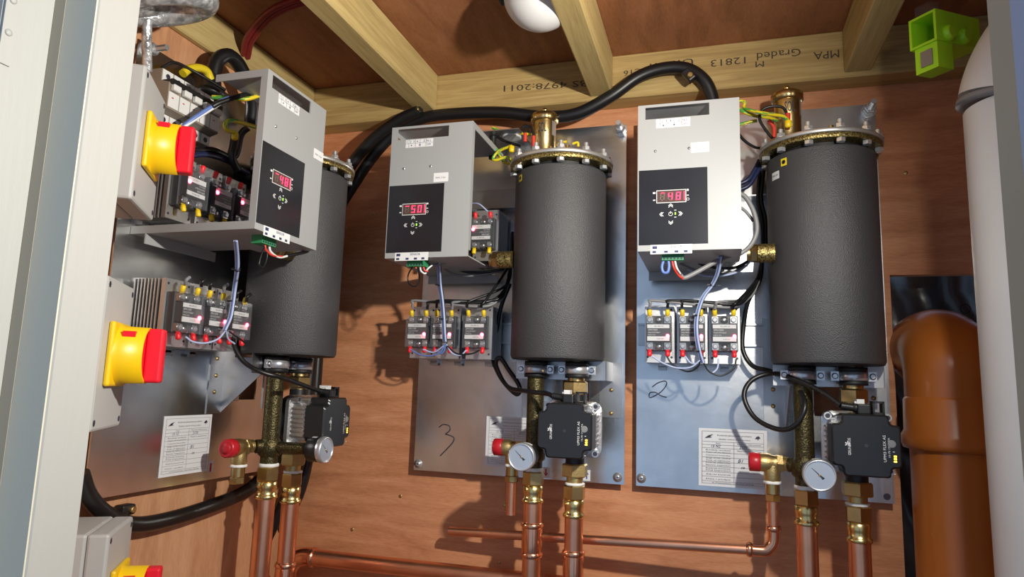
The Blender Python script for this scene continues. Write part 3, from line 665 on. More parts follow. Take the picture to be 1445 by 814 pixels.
mb = MB(); mb.cyl(P(PX,PD,1.1560), P(PX,PD,1.1675), .0125); ret.part('neck', mb, 'brass_cast')
mb = MB(); mb.lathe([(.0136,0),(.0152,.0008),(.0150,.003),(.0138,.004)], P(PX,PD,1.1550), (0,0,1), 20, wave=(.05,5)); ret.part('sealing_tape', mb, 'tape_white')
adaptor(ret, PX, PD, 1.1555)
for k in (1,2,3): ret.place(U[k], f'brass union under the pump of the {SHORT[k]}', 'pump unions')

clamp = Thing('pipe_clamp', 'pipe clamp'); c = P(0,0,0)
mb = MB(); mb.lathe([(.0135,-.012),(.0185,-.0125),(.0185,-.007),(.0172,-.0065),(.0172,.0065),(.0185,.007),(.0185,.0125),(.0135,.012)], c, n=32); clamp.part('rubber_lining', mb, 'rubber')
mb = MB(); mb.lathe([(.0176,-.006),(.0186,-.0055),(.0186,.0055),(.0176,.006)], c, n=32); clamp.part('band', mb, 'bright_steel')
for s_ in (-1, 1):
    mb = MB(); mb.box(P(s_*.0186,-.0015,-.0065), P(s_*.029,.0032,.0065)); i = clamp.part('ear', mb, 'bright_steel')
    mb = MB(); mb.lathe([(.0042,0),(.0042,.002),(.003,.003)], P(s_*.0238,.0032,0), (0,-1,0), 14); j = clamp.part('bolt', mb, 'steel', i)
for k in (1,2,3):
    clamp.place(U[k] @ Matrix.Translation(P(FX,FD,1.329)), f'rubber-lined steel clamp round the flow pipe of the {SHORT[k]}', 'pipe clamps')
    clamp.place(U[k] @ Matrix.Translation(P(PX+.001,PD,1.329)), f'rubber-lined steel clamp above the pump of the {SHORT[k]}', 'pipe clamps')

# ---- pump
pump = Thing('circulation_pump', 'pump')
mb = MB(); mb.cyl(P(PX,PD,1.316), P(PX,PD,1.343), .0118); mb.hexn(P(PX,PD,1.292), P(PX,PD,1.312), .0195); mb.cyl(P(PX,PD,1.281), P(PX,PD,1.317), .0135); pump.part('upper_union', mb, 'brass')
mb = MB(); mb.cyl(P(PX,PD,1.187), P(PX,PD,1.2905), .0145); mb.lathe([(.030,0),(.041,.003),(.041,.022),(.036,.026)], P(PX,PD-.018,1.2395), (0,-1,0), 36); pump.part('volute', mb, 'black_plastic')
def rsq(w, h, r, notch=0, n=5):
    pts = []
    for sx, sy, a0 in ((1,1,0),(-1,1,90),(-1,-1,180),(1,-1,270)):
        cx, cy = sx*(w-r), sy*(h-r)
        for i in range(n+1): a = R(a0+90*i/n); pts.append((cx+r*math.cos(a), cy+r*math.sin(a)))
    return pts
def notched(w, h, c, r=.004, n=4):
    """square with concave notched corners, like a four-lobed cover."""
    pts = []
    def arc(cx, cy, a0, a1, rr):
        for i in range(n+1): a = R(a0+(a1-a0)*i/n); pts.append((cx+rr*math.cos(a), cy+rr*math.sin(a)))
    base = []
    arc(w-r, h-c-r, 0, 90, r); arc(w-c+.006, h-c+.006, 270, 180, .006); arc(w-c-r, h-r, 0, 90, r)
    q1 = list(pts); q2 = [(-x, y) for x, y in q1[::-1]]
    return q1+q2+[(-x,-y) for x,y in q1]+[(-x,-y) for x,y in q2]
PZ, PXC = 1.2400, .3065
def stack(mb, layers):
    """layers: (poly, d); lofts equal-length polygons."""
    n = len(layers[0][0]); vs = [P(PXC+x, d, PZ+z) for poly, d in layers for x, z in poly]
    fs = [tuple(range(n))[::-1], tuple(range((len(layers)-1)*n, len(layers)*n))]
    for i in range(len(layers)-1):
        for j in range(n): fs.append((i*n+j, i*n+(j+1)%n, (i+1)*n+(j+1)%n, (i+1)*n+j))
    mb.add(vs, fs)
mb = MB(); stack(mb, [(rsq(.0435,.0415,.014),.115),(rsq(.0435,.0415,.014),.121),(rsq(.038,.038,.02),.124),(rsq(.0375,.0375,.02),.149)]); ca = pump.part('motor_housing', mb, 'alu_cast')
for sx in (-1,1):
    for sz in (-1,1):
        mb = MB(); c = P(PXC+sx*.0365,.121,PZ+sz*.0345); mb.cyl(c, c+V((0,-.014,0)), .0052, n=14); i = pump.part('screw_boss', mb, 'alu_cast', ca)
        mb = MB(); mb.cyl(c+V((0,-.014,0)), c+V((0,-.0144,0)), .0032, n=12); pump.part('screw', mb, 'ink', ca)
for sx in (-1, 1):
    for i in range(7):
        mb = MB(); z = PZ-.021+i*.007; mb.box(P(PXC+sx*.0372,.1245,z-.0012), P(PXC+sx*.0405,.148,z+.0012)); pump.part('cooling_fin', mb, 'alu_cast', ca)
mb = MB(); stack(mb, [(notched(.0395,.0385,.0125),.1492),(notched(.0400,.0390,.0125),.1505),(notched(.0400,.0390,.0125),.1815),(notched(.0380,.0370,.0125),.184)]); hd = pump.part('control_head', mb, 'black_satin')
mb = MB(); mb.cyl(P(PXC,.1838,PZ), P(PXC,.1842,PZ), .0022, n=14); pump.part('bleed_hole', mb, 'ink', hd)
tx = MB(); ux, uz = (0,0,1), (-1,0,0)
tx.text('GRUNDFOS', P(PXC-.0180,.1843,PZ-.0125), ux, uz, .0034, fit=.021); pump.part('maker_name', tx, 'print_white', hd)
tx = MB(); tx.text('UPM3 FLEX AS', P(PXC+.0222,.1843,PZ-.019), ux, uz, .0032, fit=.033); pump.part('model_name', tx, 'print_white', hd)
tx = MB(); tx.text('15-70 130 AZA', P(PXC+.0268,.1843,PZ-.013), ux, uz, .0022, fit=.024)
pump.part('model_number', tx, 'print_white', hd)
tx = MB()
for a in (30, 90, 150, 210, 330):     # little propeller mark of the maker
    tx.prism([(0.0006,-.0004),(.0031,-.0009),(.0036,.0004),(.0008,.0006)], P(PXC-.0215,.1843,PZ+.0010), (math.cos(R(a)),0,math.sin(R(a))), (-math.sin(R(a)),0,math.cos(R(a))), (0,-.0001,0))
pump.part('maker_mark', tx, 'print_white', hd)
tx = MB()
for z in (.0055, -.0065, -.0215): tx.box(P(PXC+.0296,.1842,PZ+z-.012), P(PXC+.0318,.1844,PZ+z-.0112))
pump.part('scale_marks', tx, 'print_white', hd)
mb = MB(); mb.lathe([(.0048,0),(.0048,.0004),(.004,.0005)], P(PXC+.0290,.1841,PZ+.0035), (0,-1,0), 20); bt = pump.part('mode_button', mb, 'cable_grey', hd)
for i in range(3):
    mb = MB(); mb.box(P(PXC+.0306,.1841,PZ-.0190+i*.0032), P(PXC+.0338,.1844,PZ-.0169+i*.0032)); pump.part('status_light', mb, 'led_amber', hd)
mb = MB(); mb.box(P(PXC-.006,.150,PZ+.0385), P(PXC+.010,.172,PZ+.052), .002, 2); pl = pump.part('power_plug', mb, 'black_plastic')
mb = MB(); mb.lathe([(.0062,0),(.0062,.004),(.0050,.005)]+[q for i in range(5) for q in ((.0052,.006+i*.003),(.0040,.0075+i*.003))], P(PXC-.005,.162,PZ+.0465), (-1,0,.12), 14); pump.part('strain_relief', mb, 'black_plastic', pl)
mb = MB(); mb.box(P(PXC-.0055,.150,PZ+.0522), P(PXC+.0035,.166,PZ+.0580)); mb.box(P(PXC-.008,.152,PZ+.0522), P(PXC-.0055,.164,PZ+.0552)); pump.part('plug_latch', mb, 'white_plastic', pl)
mb = MB()
for a, b in (((.0125,.0385),(.0265,.0415)), ((.0125,.0385),(.0150,.0560)), ((.0240,.0385),(.0265,.0560)), ((.0125,.0535),(.0265,.0560))): mb.box(P(PXC+a[0],.150,PZ+a[1]), P(PXC+b[0],.168,PZ+b[1]))
pump.part('signal_socket', mb, 'black_plastic', hd)
for k in (1,2,3): pump.place(U[k], f'black circulation pump with square control head on the {SHORT[k]}', 'circulation pumps')

# ---- pressure gauge
ga = Thing('pressure_gauge', 'gauge'); gx, gz = .2485, 1.2015
mb = MB(); mb.cyl(P(gx,.168,gz), P(gx,.175,gz), .010); mb.lathe([(.014,0),(.0188,.002),(.0188,.020)], P(gx,.174,gz), (0,-1,0), 36); ga.part('case', mb, 'black_plastic')
mb = MB(); mb.lathe([(.0189,0),(.0199,.001),(.0199,.007),(.0190,.0095),(.0176,.0098),(.0172,.0080)], P(gx,.194,gz), (0,-1,0), 48); ga.part('chrome_bezel', mb, 'bright_steel')
mb = MB(); mb.lathe([(.0174,0),(.0174,.0005)], P(gx,.2008,gz), (0,-1,0), 40); di = ga.part('dial', mb, 'dial')
tk = MB(); e = .2016
for i in range(41):
    a = R(225-270*i/40); big = i % 10 == 0; r0, r1 = (.0115 if big else .0130), .0145
    ux = V((math.cos(a),0,math.sin(a))); uy = V((-math.sin(a),0,math.cos(a))); tk.quad(P(gx,e,gz)+ux*r0-uy*.00025, ux*(r1-r0), uy*.0005)
for i in range(5):
    a = R(225-270*i/4); tk.text(str(i), P(gx+.0092*math.cos(a),e,gz+.0092*math.sin(a)-.001), (1,0,0), (0,0,1), .0024, 'c')
tk.text('bar', P(gx,e,gz-.0095), (1,0,0), (0,0,1), .002, 'c'); ga.part('scale', tk, 'ink', di)
nd = MB(); a = R(137); ux = V((math.cos(a),0,math.sin(a))); uy = V((-math.sin(a),0,math.cos(a)))
nd.prism([(-.0065,-.0018),(-.0060,.0018),(0,.0008),(.013,.0003),(.013,-.0003),(0,-.0008)], P(gx,e+.0002,gz), ux, uy, (0,-.0002,0)); ga.part('needle', nd, 'ink', di)
mb = MB(); mb.lathe([(.0014,0),(.0014,.001),(.0006,.0014)], P(gx,e+.0004,gz), (0,-1,0), 14); ga.part('hub', mb, 'brass', di)
mb = MB(); mb.lathe([(.0190,0),(.0190,.008)], P(gx,.180,gz), (0,-1,0), 10, a0=R(235), a1=R(290)); ga.part('case_label', mb, 'sticker')
for k in (1,2,3): ga.place(U[k], f'round chrome-rimmed pressure gauge on the {SHORT[k]}', 'pressure gauges')

# ---- safety valve
sv = Thing('safety_valve', 'valve'); vd = .0845; vz = 1.2030; vx = .2010
mb = MB(); mb.lathe([(.0118,0),(.0134,.0012),(.0134,.0145),(.0125,.0155)], P(.1695,vd,vz), (1,0,0), 30, wave=(.025,15)); cp = sv.part('red_cap', mb, 'red_plastic')
mb = MB(); mb.lathe([(.0085,0),(.0085,.0006),(.002,.0003)], P(.1695,vd,vz), (-1,0,0), 20); sv.part('cap_face', mb, 'red_plastic', cp)
mb = MB(); mb.lathe([(.0128,0),(.0132,.002),(.0132,.012),(.0110,.016),(.0110,.022)], P(.1852,vd,vz), (1,0,0), 26); mb.hexn(P(.2065,vd,vz), P(.2165,vd,vz), .0128); mb.cyl(P(.2165,vd,vz), P(.2250,vd+.004,vz), .0098)
mb.lathe([(.0105,0),(.0115,-.010),(.0115,-.022),(.0105,-.026)], P(vx,vd,vz), (0,0,1), 26); sv.part('body', mb, 'brass_cast')
mb = MB(); mb.lathe([(.0106,0),(.0122,.001),(.0120,.0035),(.0106,.0045)], P(vx,vd,1.1735), (0,0,1), 18, wave=(.06,5)); sv.part('sealing_tape', mb, 'tape_white')
mb = MB(); mb.cyl(P(vx,vd,1.160), P(vx,vd,1.1745), .0100); mb.hexn(P(vx,vd,1.1495), P(vx,vd,1.160), .0112); sv.part('compression_nut', mb, 'brass')
for k in (1,2,3): sv.place(U[k], f'brass safety valve with red cap on the {SHORT[k]}', 'safety valves')

# ================================================================== copper pipes
def ring(mb, c, ax, r): mb.lathe([(r,-.0045),(r+.0014,-.003),(r+.0026,0),(r+.0014,.003),(r,.0045)], c, ax, 28)
ZL = .55
def riser(k, x, d, ztop, fit, name, label):
    t = Thing(name, 'pipe'); mb = MB(); mb.cyl(P(x,d,ZL), P(x,d,ztop), .0140, n=28); t.part('tube', mb, 'copper')
    if fit:
        mb = MB(); z1, z0 = fit; mb.lathe([(.0146,z0),(.0156,z0+.003),(.0156,z1-.003),(.0146,z1)], P(x,d,0), (0,0,1), 28); ring(mb, P(x,d,z1), (0,0,1), .0150); ring(mb, P(x,d,z0), (0,0,1), .0150); t.part('press_coupling', mb, 'copper_bright')
    t.place(U[k], label, 'copper risers')
ZA, ZB = 1.1250, 1.1085
riser(1, FX, FD, ZA, (1.005,.96), 'copper_riser', 'copper riser under the flow pipe of the side-wall boiler')
riser(1, PX, PD, ZB, (1.012,.967), 'copper_riser', 'copper riser under the pump of the side-wall boiler')
riser(2, FX, FD, ZA, (1.091,1.048), 'copper_riser', 'copper riser with two press rings under the flow pipe of the middle boiler')
riser(2, PX, PD, ZB, (1.056,1.01), 'copper_riser', 'copper riser under the pump of the middle boiler')
riser(3, FX, FD, ZA, None, 'copper_riser', 'copper riser under the flow pipe of the boiler beside the orange drain')
riser(3, PX, PD, ZB, None, 'copper_riser', 'copper riser under the pump of the boiler beside the orange drain')
# thin discharge pipe of unit 3: down, elbow, horizontal run
t = Thing('discharge_pipe', 'pipe'); vw = U[3] @ P(vx, vd, 0); zc = 1.0800
q = B(620, 757, vd); a = V((vw.x, vw.y, 1.1500)); zl = q.z
mb = MB(); mb.cyl(a, (vw.x, vw.y, 1.105), .0075, n=20); t.part('drop_tube', mb, 'copper')
mb = MB(); mb.cyl((q.x, vw.y+.045, zl), (vw.x-.033, vw.y, zc), .0072, n=20); t.part('horizontal_tube', mb, 'copper')
mb = MB(); mb.tube([(vw.x,vw.y,1.112),(vw.x,vw.y,1.100),(vw.x-.002,vw.y,1.090),(vw.x-.010,vw.y,1.0815),(vw.x-.020,vw.y,zc),(vw.x-.034,vw.y,zc)], .0084, 18, 4); ring(mb, V((vw.x,vw.y,1.112)), (0,0,1), .0082); ring(mb, V((vw.x-.033,vw.y,zc)), (1,0,0), .0082); t.part('press_elbow', mb, 'copper_bright')
t.place(label='thin copper discharge pipe with elbow running along the back wall')
t = Thing('discharge_stub', 'pipe', True); vw = U[2] @ P(vx, vd, 0); mb = MB(); mb.cyl((vw.x,vw.y,1.1495), (vw.x,vw.y,1.099), .0075, n=20); t.part('discharge_stub', mb, 'copper'); t.place(label='short open copper stub hanging from the safety valve of the middle boiler')
# thick header along the back wall with elbow
t = Thing('copper_header', 'pipe'); d = .042
a = B(440, 786, d); b = B(728, 818, d)
mb = MB(); mb.cyl(a, (b.x+.20, -d, a.z+(b.z-a.z)*1.55), .0140, n=28); t.part('tube', mb, 'copper')
mb = MB(); e = V((a.x-.040, a.y, a.z)); mb.tube([a+V((.003,0,0)), a+V((-.012,0,0)), a+V((-.026,-.002,-.004)), a+V((-.036,-.004,-.014)), a+V((-.040,-.006,-.028)), a+V((-.040,-.006,-.06))], .0156, 26, 5); ring(mb, a+V((.003,0,0)), (1,0,0), .0150); t.part('press_elbow', mb, 'copper_bright')
mb = MB(); mb.cyl(a+V((-.040,-.006,-.058)), (a.x-.040, a.y-.006, ZL), .0140, n=26); t.part('drop_tube', mb, 'copper')
t.place(label='thick copper header pipe turning down by an elbow in the corner')

# ================================================================== isolator switches on the splayed panel
iso = Thing('isolator_switch', 'switch')     # local: x along face, -y out, z up ; origin lower near corner of the back
W_, H_, D_ = .108, .155, .076
mb = MB(); mb.box((0, 0, 0), (W_, -D_+.022, H_), .003, 2); iso.part('back_box', mb, 'box_grey')
mb = MB(); mb.box((.0004, -D_+.022, .0004), (W_-.0004, -D_, H_-.0004), .003, 2); lidp = iso.part('lid', mb, 'box_grey')
for x in (.009, W_-.009):
    for z in (.009, H_-.009):
        mb = MB(); mb.cyl((x,-D_+.0002,z), (x,-D_-.0004,z), .0032, n=12); iso.part('lid_screw', mb, 'ink', lidp)
cx, cz = W_*.50, H_*.50
mb = MB(); mb.box((cx-.033, -D_, cz-.033), (cx+.033, -D_-.006, cz+.033), .0025, 2); kp = iso.part('yellow_plate', mb, 'yellow_plastic')
mb = MB(); n = 32
mb.lathe([(.033,.004),(.0300,.010),(.0295,.032),(.0270,.032),(.0265,.014)], (cx,-D_,cz), (0,-1,0), 40); kc = iso.part('yellow_collar', mb, 'yellow_plastic')
for a in (R(135), R(-45)):
    mb = MB(); c = V((cx+.0297*math.cos(a), -D_-.017, cz+.0297*math.sin(a)))
    mb.lathe([(.003,0),(.003,.0009)], c, (math.cos(a),0,math.sin(a)), 12); mb.box(c+V((-.003,-.006,-.003)), c+V((.003,.006,.003))); iso.part('padlock_slot', mb, 'red_switch', kc)
mb = MB(); mb.lathe([(.0262,.016),(.0262,.030)], (cx,-D_,cz), (0,-1,0), 36); kn = iso.part('red_rotor', mb, 'red_switch')
mb = MB(); mb.box((cx-.0085,-D_-.030,cz-.0285), (cx+.0085,-D_-.047,cz+.0285), .003, 3); iso.part('red_grip', mb, 'red_switch', kn)
ANG = math.atan2(EB.y, EB.x)
CB = CPAN+.0005
def isoM(near_px, c=-.184):
    v = ray(*near_px); tt = (c-NB.dot(CAM))/NB.dot(v); p = CAM+v*tt; return p
i1 = isoM((185, 281)); i2 = isoM((126.6, 611.6)); i3 = isoM((154.7, 753.7))
LB = ['grey isolator switch box above the others, beside the circuit breakers', 'grey isolator switch box in the middle of the three, beside the finned heatsink', 'grey isolator switch box below the others, beside the black cable clip']
for p, dz, lb in ((i1, 0, LB[0]), (i2, 0, LB[1]), (i3, -H_, LB[2])):
    o = p - NB*D_ + V((0,0,dz))
    iso.place(Matrix.Translation(o) @ Matrix.Rotation(ANG, 4, 'Z'), lb, 'isolator switches')

# ================================================================== soil pipes, lamp, bits on the ceiling
t = Thing('white_soil_pipe', 'pipe'); c = V((1.088, -.35, 0)); r = .055
zb = 1.600; mb = MB(); mb.lathe([(r,0),(r,zb+.01)], c, n=64); t.part('tube', mb, 'pvc_white')
bd = V((.62,-.78,0)).normalized(); BR = .085
def bend_pt(th): return c+V((0,0,zb))+bd*(BR*(1-math.cos(th)))+V((0,0,BR*math.sin(th)))
def bend_tan(th): return bd*math.sin(th)+V((0,0,math.cos(th)))
th = R(10); mb = MB(); mb.lathe([(r+.0005,-.004),(r+.0075,-.003),(r+.0075,.003),(r+.001,.004)], bend_pt(th), bend_tan(th), 64); t.part('seal_ring', mb, 'cable_grey')
mb = MB(); q = [bend_pt(R(13+77*i/11)) for i in range(12)]; mb.tube(q+[q[-1]+bd*.06], r+.0065, 64, 3); t.part('bend', mb, 'pvc_white')
t.place(label='thick white soil pipe with bend beside the door frame')
t = Thing('orange_drain_pipe', 'pipe'); c = V((1.0845, -.075, 0)); r = .055
mb = MB(); mb.lathe([(r,0),(r,1.262)], c, n=56); t.part('tube', mb, 'pvc_orange')
mb = MB(); mb.lathe([(r+.0005,1.232),(r+.0075,1.234),(r+.0095,1.240),(r+.0095,1.252),(r+.0060,1.258),(r+.0052,1.300),(r+.0025,1.304)], c, n=56); t.part('socket', mb, 'pvc_orange')
mb = MB(); pts = [c+V((0,0,1.300))]
for i in range(9):
    a = R(90*i/8); pts.append(c+V((0, .062*(1-math.cos(a)), 1.335+.040*math.sin(a))))
pts.append(c+V((0,.092,1.375)))
mb.tube(pts, r+.003, 48, 3); t.part('bend', mb, 'pvc_orange')
t.place(label='orange-brown drain pipe bending into the back wall')
# lime green plastic housing on the soil pipe top
t = Thing('lime_bracket', 'bracket'); o = B(1322, 52, .285); ex = V((.74, .64, .10)).normalized()
ey = V((-ex.y, ex.x, 0)).normalized(); ez = ex.cross(ey)
if ez.z < 0: ez = -ez
mb = MB()
def ob(a, b):
    st = len(mb.v); mb.box(a, b)
    for i in range(st, len(mb.v)): q = mb.v[i]; mb.v[i] = o+ex*q.x+ey*q.y+V((0,0,1))*q.z
ob((0,0,-.036), (.002,.034,.004)); 
t = Thing('lime_bracket', 'bracket'); L_ = .085
mb = MB()
for a, b in (((.0,0,-.003),(L_,.034,0)), ((0,0,.034),(L_,.034,.037)), ((0,0,0),(L_,.003,.034)), ((0,.031,0),(L_,.034,.034))): ob(a, b)
t.part('channel', mb, 'lime')
mb = MB(); ob((.003,.002,-.036), (.032,.030,-.003)); t.part('lower_housing', mb, 'lime')
mb = MB(); ob((.001,.008,-.030), (.0031,.022,-.010)); t.part('dark_label', mb, 'breaker_grey')
for u in (.022, .052):
    mb = MB(); ctr = o+ex*u+ey*.0+V((0,0,.008)); mb.lathe([(.010,0),(.010,.004),(.007,.006)], ctr, -ey, 20); t.part('round_boss', mb, 'lime')
mb = MB(); ob((.004,.008,.037), (.020,.028,.052)); t.part('clear_cap', mb, 'clear')
t.place(label='lime green plastic bracket behind the white soil pipe bend')
# dome lamp
t = Thing('dome_lamp', 'lamp'); c = V((.541, -.300, 0))
mb = MB(); mb.lathe([(.064,CEIL-.001),(.064,CEIL-.012),(.058,CEIL-.016)], c, n=48); t.part('base_ring', mb, 'lamp_white')
mb = MB(); rr = .053; mb.lathe([(rr*math.cos(R(a)), 1.851-.052*math.sin(R(a))) for a in range(-30, 91, 6)], c, n=48); t.part('dome', mb, 'lamp_white')
for a in (20, 160):
    s_ = MB(); q = c+V((math.cos(R(a))*.054, -abs(math.sin(R(a)))*.030, 1.842)); s_.box(q+V((-.006,-.006,-.006)), q+V((.006,.006,.012)), .002, 1); t.part('catch', s_, 'black_plastic')
t.place(label='white dome lamp on the ceiling beside the middle joist')
# red cable pair
t = Thing('red_cable', 'cable')
for dy in (0, -.011):
    mb = MB(); mb.tube([V((.014,-.250+dy,1.842)), V((.05,-.285+dy,1.852)), V((.12,-.325+dy,1.862)), V((.19,-.338+dy,1.868)), V((.2385,-.338+dy,1.868))], .0052, 10, 5); t.part('run', mb, 'cable_red')
    mb = MB(); mb.tube([V((.278,-.338+dy,1.868)), V((.34,-.322+dy,1.870)), V((.43,-.325+dy,1.871)), V((.52,-.375+dy,1.870)), V((.5675,-.40+dy,1.869))], .0052, 10, 5); t.part('run', mb, 'cable_red')
t.place(label='pair of dark red cables running along the ceiling through the joist')
# wrapped flexible conduit in the corner above the top isolator
t = Thing('braided_conduit', 'cable')
def on_box(px, py, c=-.222):
    v = ray(px, py); return CAM+v*((c-NB.dot(CAM))/NB.dot(v))
mb = MB(); mb.tube([on_box(208,100), on_box(207.5,80), on_box(207,55), on_box(208,25), on_box(210,-5)], .0062, 14, 10); t.part('braided_sleeve', mb, 'sleeve_wrap')
cc = S(225, 6, .10)
for kk, (rx, ry, rt, dz) in enumerate(((.050, .046, .0150, 0), (.030, .030, .0165, .012))):
    mb = MB(); pts = []
    for i in range(16):
        a = 2*math.pi*i/16; pts.append(cc+V((rx*math.cos(a), ry*math.sin(a)+rx*.2*math.cos(a), dz+.016*math.sin(a)+.010*math.cos(a))))
    mb.tube(pts, rt, 16, 4, close=True); t.part('wrapped_coil', mb, 'sleeve_wrap')
mb = MB(); mb.tube([cc+V((-.045,-.030,-.022)), cc+V((-.015,-.048,-.024)), cc+V((.012,-.044,-.020)), cc+V((.03,-.030,-.010))], .005, 8, 5); t.part('inner_cable', mb, 'cable_white')
t.place(label='grey braided conduit coiled above the uppermost isolator box')

# ================================================================== cables
def cable(name, label, pts, r, m, n=10, group=None, sub=6, mif=None):
    mb = MB(); mb.tube(pts, r, n, sub, mif=mif); return solo(name, 'cable', label, mb, m, group)
# main black supply cables round the back
def thickness(px): return .0112
cable('supply_cable', 'thick black cable arching along the back wall from tank to tank', [B(352,840,.03), B(385,757,.03), B(420,700,.035), B(437,630,.035), B(444,560,.035), B(452,450,.035), B(462,350,.035), B(478,297,.04), B(498,262,.045), B(528,218,.05), B(562,184,.055), B(600,166,.058), B(650,160,.058), B(710,159,.058), B(770,165,.058), B(815,160,.058), B(860,137,.06), B(900,109,.06), B(935,97,.06), B(968,97,.06), B(992,112,.06), B(1004,135,.055), B(1007,165,.05), B(1008,190,.045)], .0108, 'cable_black', 14)
cable('supply_cable', 'second thick black cable curving down behind the side-wall boiler tank', [B(345,846,.055), B(372,770,.06), B(405,700,.06), B(425,640,.06), B(434,560,.06), B(446,450,.06), B(460,330,.06), B(486,250,.067), B(520,203,.072), B(560,172,.076), B(590,157,.078)], .0108, 'cable_black', 14)
cable('supply_cable', 'black cable sagging across the side wall below the steel plate', [S(113,668,.02), S(125,700,.02), S(152,727,.022), S(190,740,.022), S(240,732,.022), S(300,713,.022), S(345,694,.022), S(372,672,.022), S(395,640,.022)], .0108, 'cable_black', 14)
def clip(label, c, ax, dirv):
    t = Thing('cable_clip', 'clip'); c = V(c); ax = V(ax).normalized(); dirv = V(dirv).normalized(); n = ax.cross(dirv)
    mb = MB(); st = 0; mb.box((-.011,-.008,-.007), (.011,.008,.007), .0025, 2)
    for i, q in enumerate(mb.v): mb.v[i] = c+dirv*q.x+n*q.z+ax*q.y
    t.part('saddle', mb, 'black_plastic')
    mb = MB(); mb.lathe([(.0048,0),(.0048,.003),(.0035,.004)], c+ax*.008+dirv*.004, ax, 14); t.part('screw', mb, 'brass_cast')
    t.place(label=label, group='cable clips')
clip('black cable clip at the joist end above the control box reading 50', B(588,158,.066), (0,-1,0), (1,0,.2))
clip('black cable clip on the stamped wall plate where the thick cable turns down', B(972,107,.076), (0,-1,0), (.6,0,-.8))
clip('black cable clip on the side wall above the lowest isolator box', S(176,719,.012), (1,0,0), (0,1,.0))

# unit wiring: helper converting pixels seen on a unit to world points at depth d
def Q(k, px, py, d): return S(px, py, d) if k == 1 else B(px, py, d)
G_W = 'boiler wiring'
# pump leads
PLG = {k: U[k] @ P(PXC-.0245,.162,PZ+.0490) for k in (1,2,3)}
cable('pump_lead', 'black pump lead looped under the relays of the boiler beside the orange drain', [Q(3,1076,352,.06), Q(3,1072,395,.06), Q(3,1056,425,.055), Q(3,1050,455,.045), Q(3,1048,492,.045), Q(3,1062,516,.05), Q(3,1088,524,.07), Q(3,1120,540,.10), Q(3,1136,570,.135), Q(3,1124,598,.135), Q(3,1100,606,.12), Q(3,1066,590,.10), Q(3,1050,560,.09), Q(3,1060,537,.085), Q(3,1088,527,.085), Q(3,1120,534,.12), Q(3,1158,552,.145), PLG[3]], .0036, 'cable_black', 10, G_W)
cable('pump_lead', 'black pump lead hanging beside the tank of the middle boiler', [Q(2,720,400,.06), Q(2,708,430,.06), Q(2,701,465,.05), Q(2,694,498,.05), Q(2,706,532,.06), Q(2,728,556,.08), Q(2,733,545,.085), Q(2,718,522,.075), Q(2,706,505,.07), Q(2,700,515,.075), Q(2,716,545,.09), Q(2,745,552,.13), Q(2,770,555,.15), PLG[2]], .0036, 'cable_black', 10, G_W)
cable('pump_lead', 'black pump lead crossing in front of the side-wall flow pipe', [Q(1,328,470,.10), Q(1,332,492,.11), Q(1,346,512,.125), Q(1,372,526,.15), Q(1,402,534,.165), PLG[1]], .0034, 'cable_black', 10, G_W)
# relay control looms (pale blue with black)
def loom(k, label, main, branches, d0=.125):
    t = Thing('control_loom', 'wiring')
    for i, (m, off) in enumerate((('cable_pale', -.0022), ('cable_black', .0022), ('cable_blue', 0), ('cable_pale', .0012))):
        mb = MB(); mb.tube([Q(k, x+off*900*(1 if i != 2 else .3), y, d+(.003 if i == 2 else (.004 if i == 3 else 0))) for x, y, d in main], .0016, 8, 5); t.part('strand', mb, m)
    for m, pts in branches:
        mb = MB(); mb.tube([Q(k,x,y,d) for x,y,d in pts], .0013, 8, 6); t.part('branch_wire', mb, m)
    for i in range(2, len(main)-1, 2):
        x, y, d = main[i]; mb = MB(); c = Q(k,x,y,d+.001); ax = (Q(k,*main[i+1])-Q(k,*main[i-1])); mb.lathe([(.0042,-.001),(.0046,0),(.0042,.001)], c, ax, 12); mb.box(c+V((-.007,-.004,-.001)), c+V((-.003,-.001,.001))); t.part('cable_tie', mb, 'black_plastic')
    t.place(label=label, group='control wiring looms')
loom(3, 'blue and black control wires tied over the relays of the boiler beside the orange drain', [(1017,362,.17),(1013,385,.15),(1005,402,.135),(992,420,.13),(984,445,.128),(983,470,.128),(987,495,.126),(992,512,.122)],
     [('cable_pale', ((921,503,.116),(935,512,.118),(955,519,.12),(975,518,.122),(988,508,.124))), ('cable_black', ((941,503,.116),(950,515,.118),(970,524,.12),(984,518,.122),(989,505,.124))), ('cable_pale', ((967,503,.116),(975,512,.118),(986,512,.122),(990,505,.124))), ('cable_pale', ((1014,506,.116),(1012,520,.118),(1003,526,.12),(995,516,.122))), ('cable_black', ((1039,506,.116),(1035,520,.118),(1018,530,.12),(1001,524,.122),(993,512,.124)))])
loom(2, 'blue and black control wires tied over the relays of the middle boiler', [(619,368,.17),(620,385,.15),(621,402,.135),(624,425,.13),(626,450,.128),(627,470,.128),(628,482,.126)],
     [('cable_blue', ((579,493,.116),(592,500,.118),(608,502,.12),(622,496,.122),(628,484,.124))), ('cable_pale', ((597,493,.116),(612,497,.118),(626,488,.124))), ('cable_blue', ((615,493,.116),(622,499,.118),(627,494,.12),(628,486,.122))), ('cable_pale', ((658,494,.116),(650,501,.118),(638,498,.12),(630,486,.122))), ('cable_black', ((677,494,.116),(665,499,.118),(645,499,.12),(631,488,.122)))])
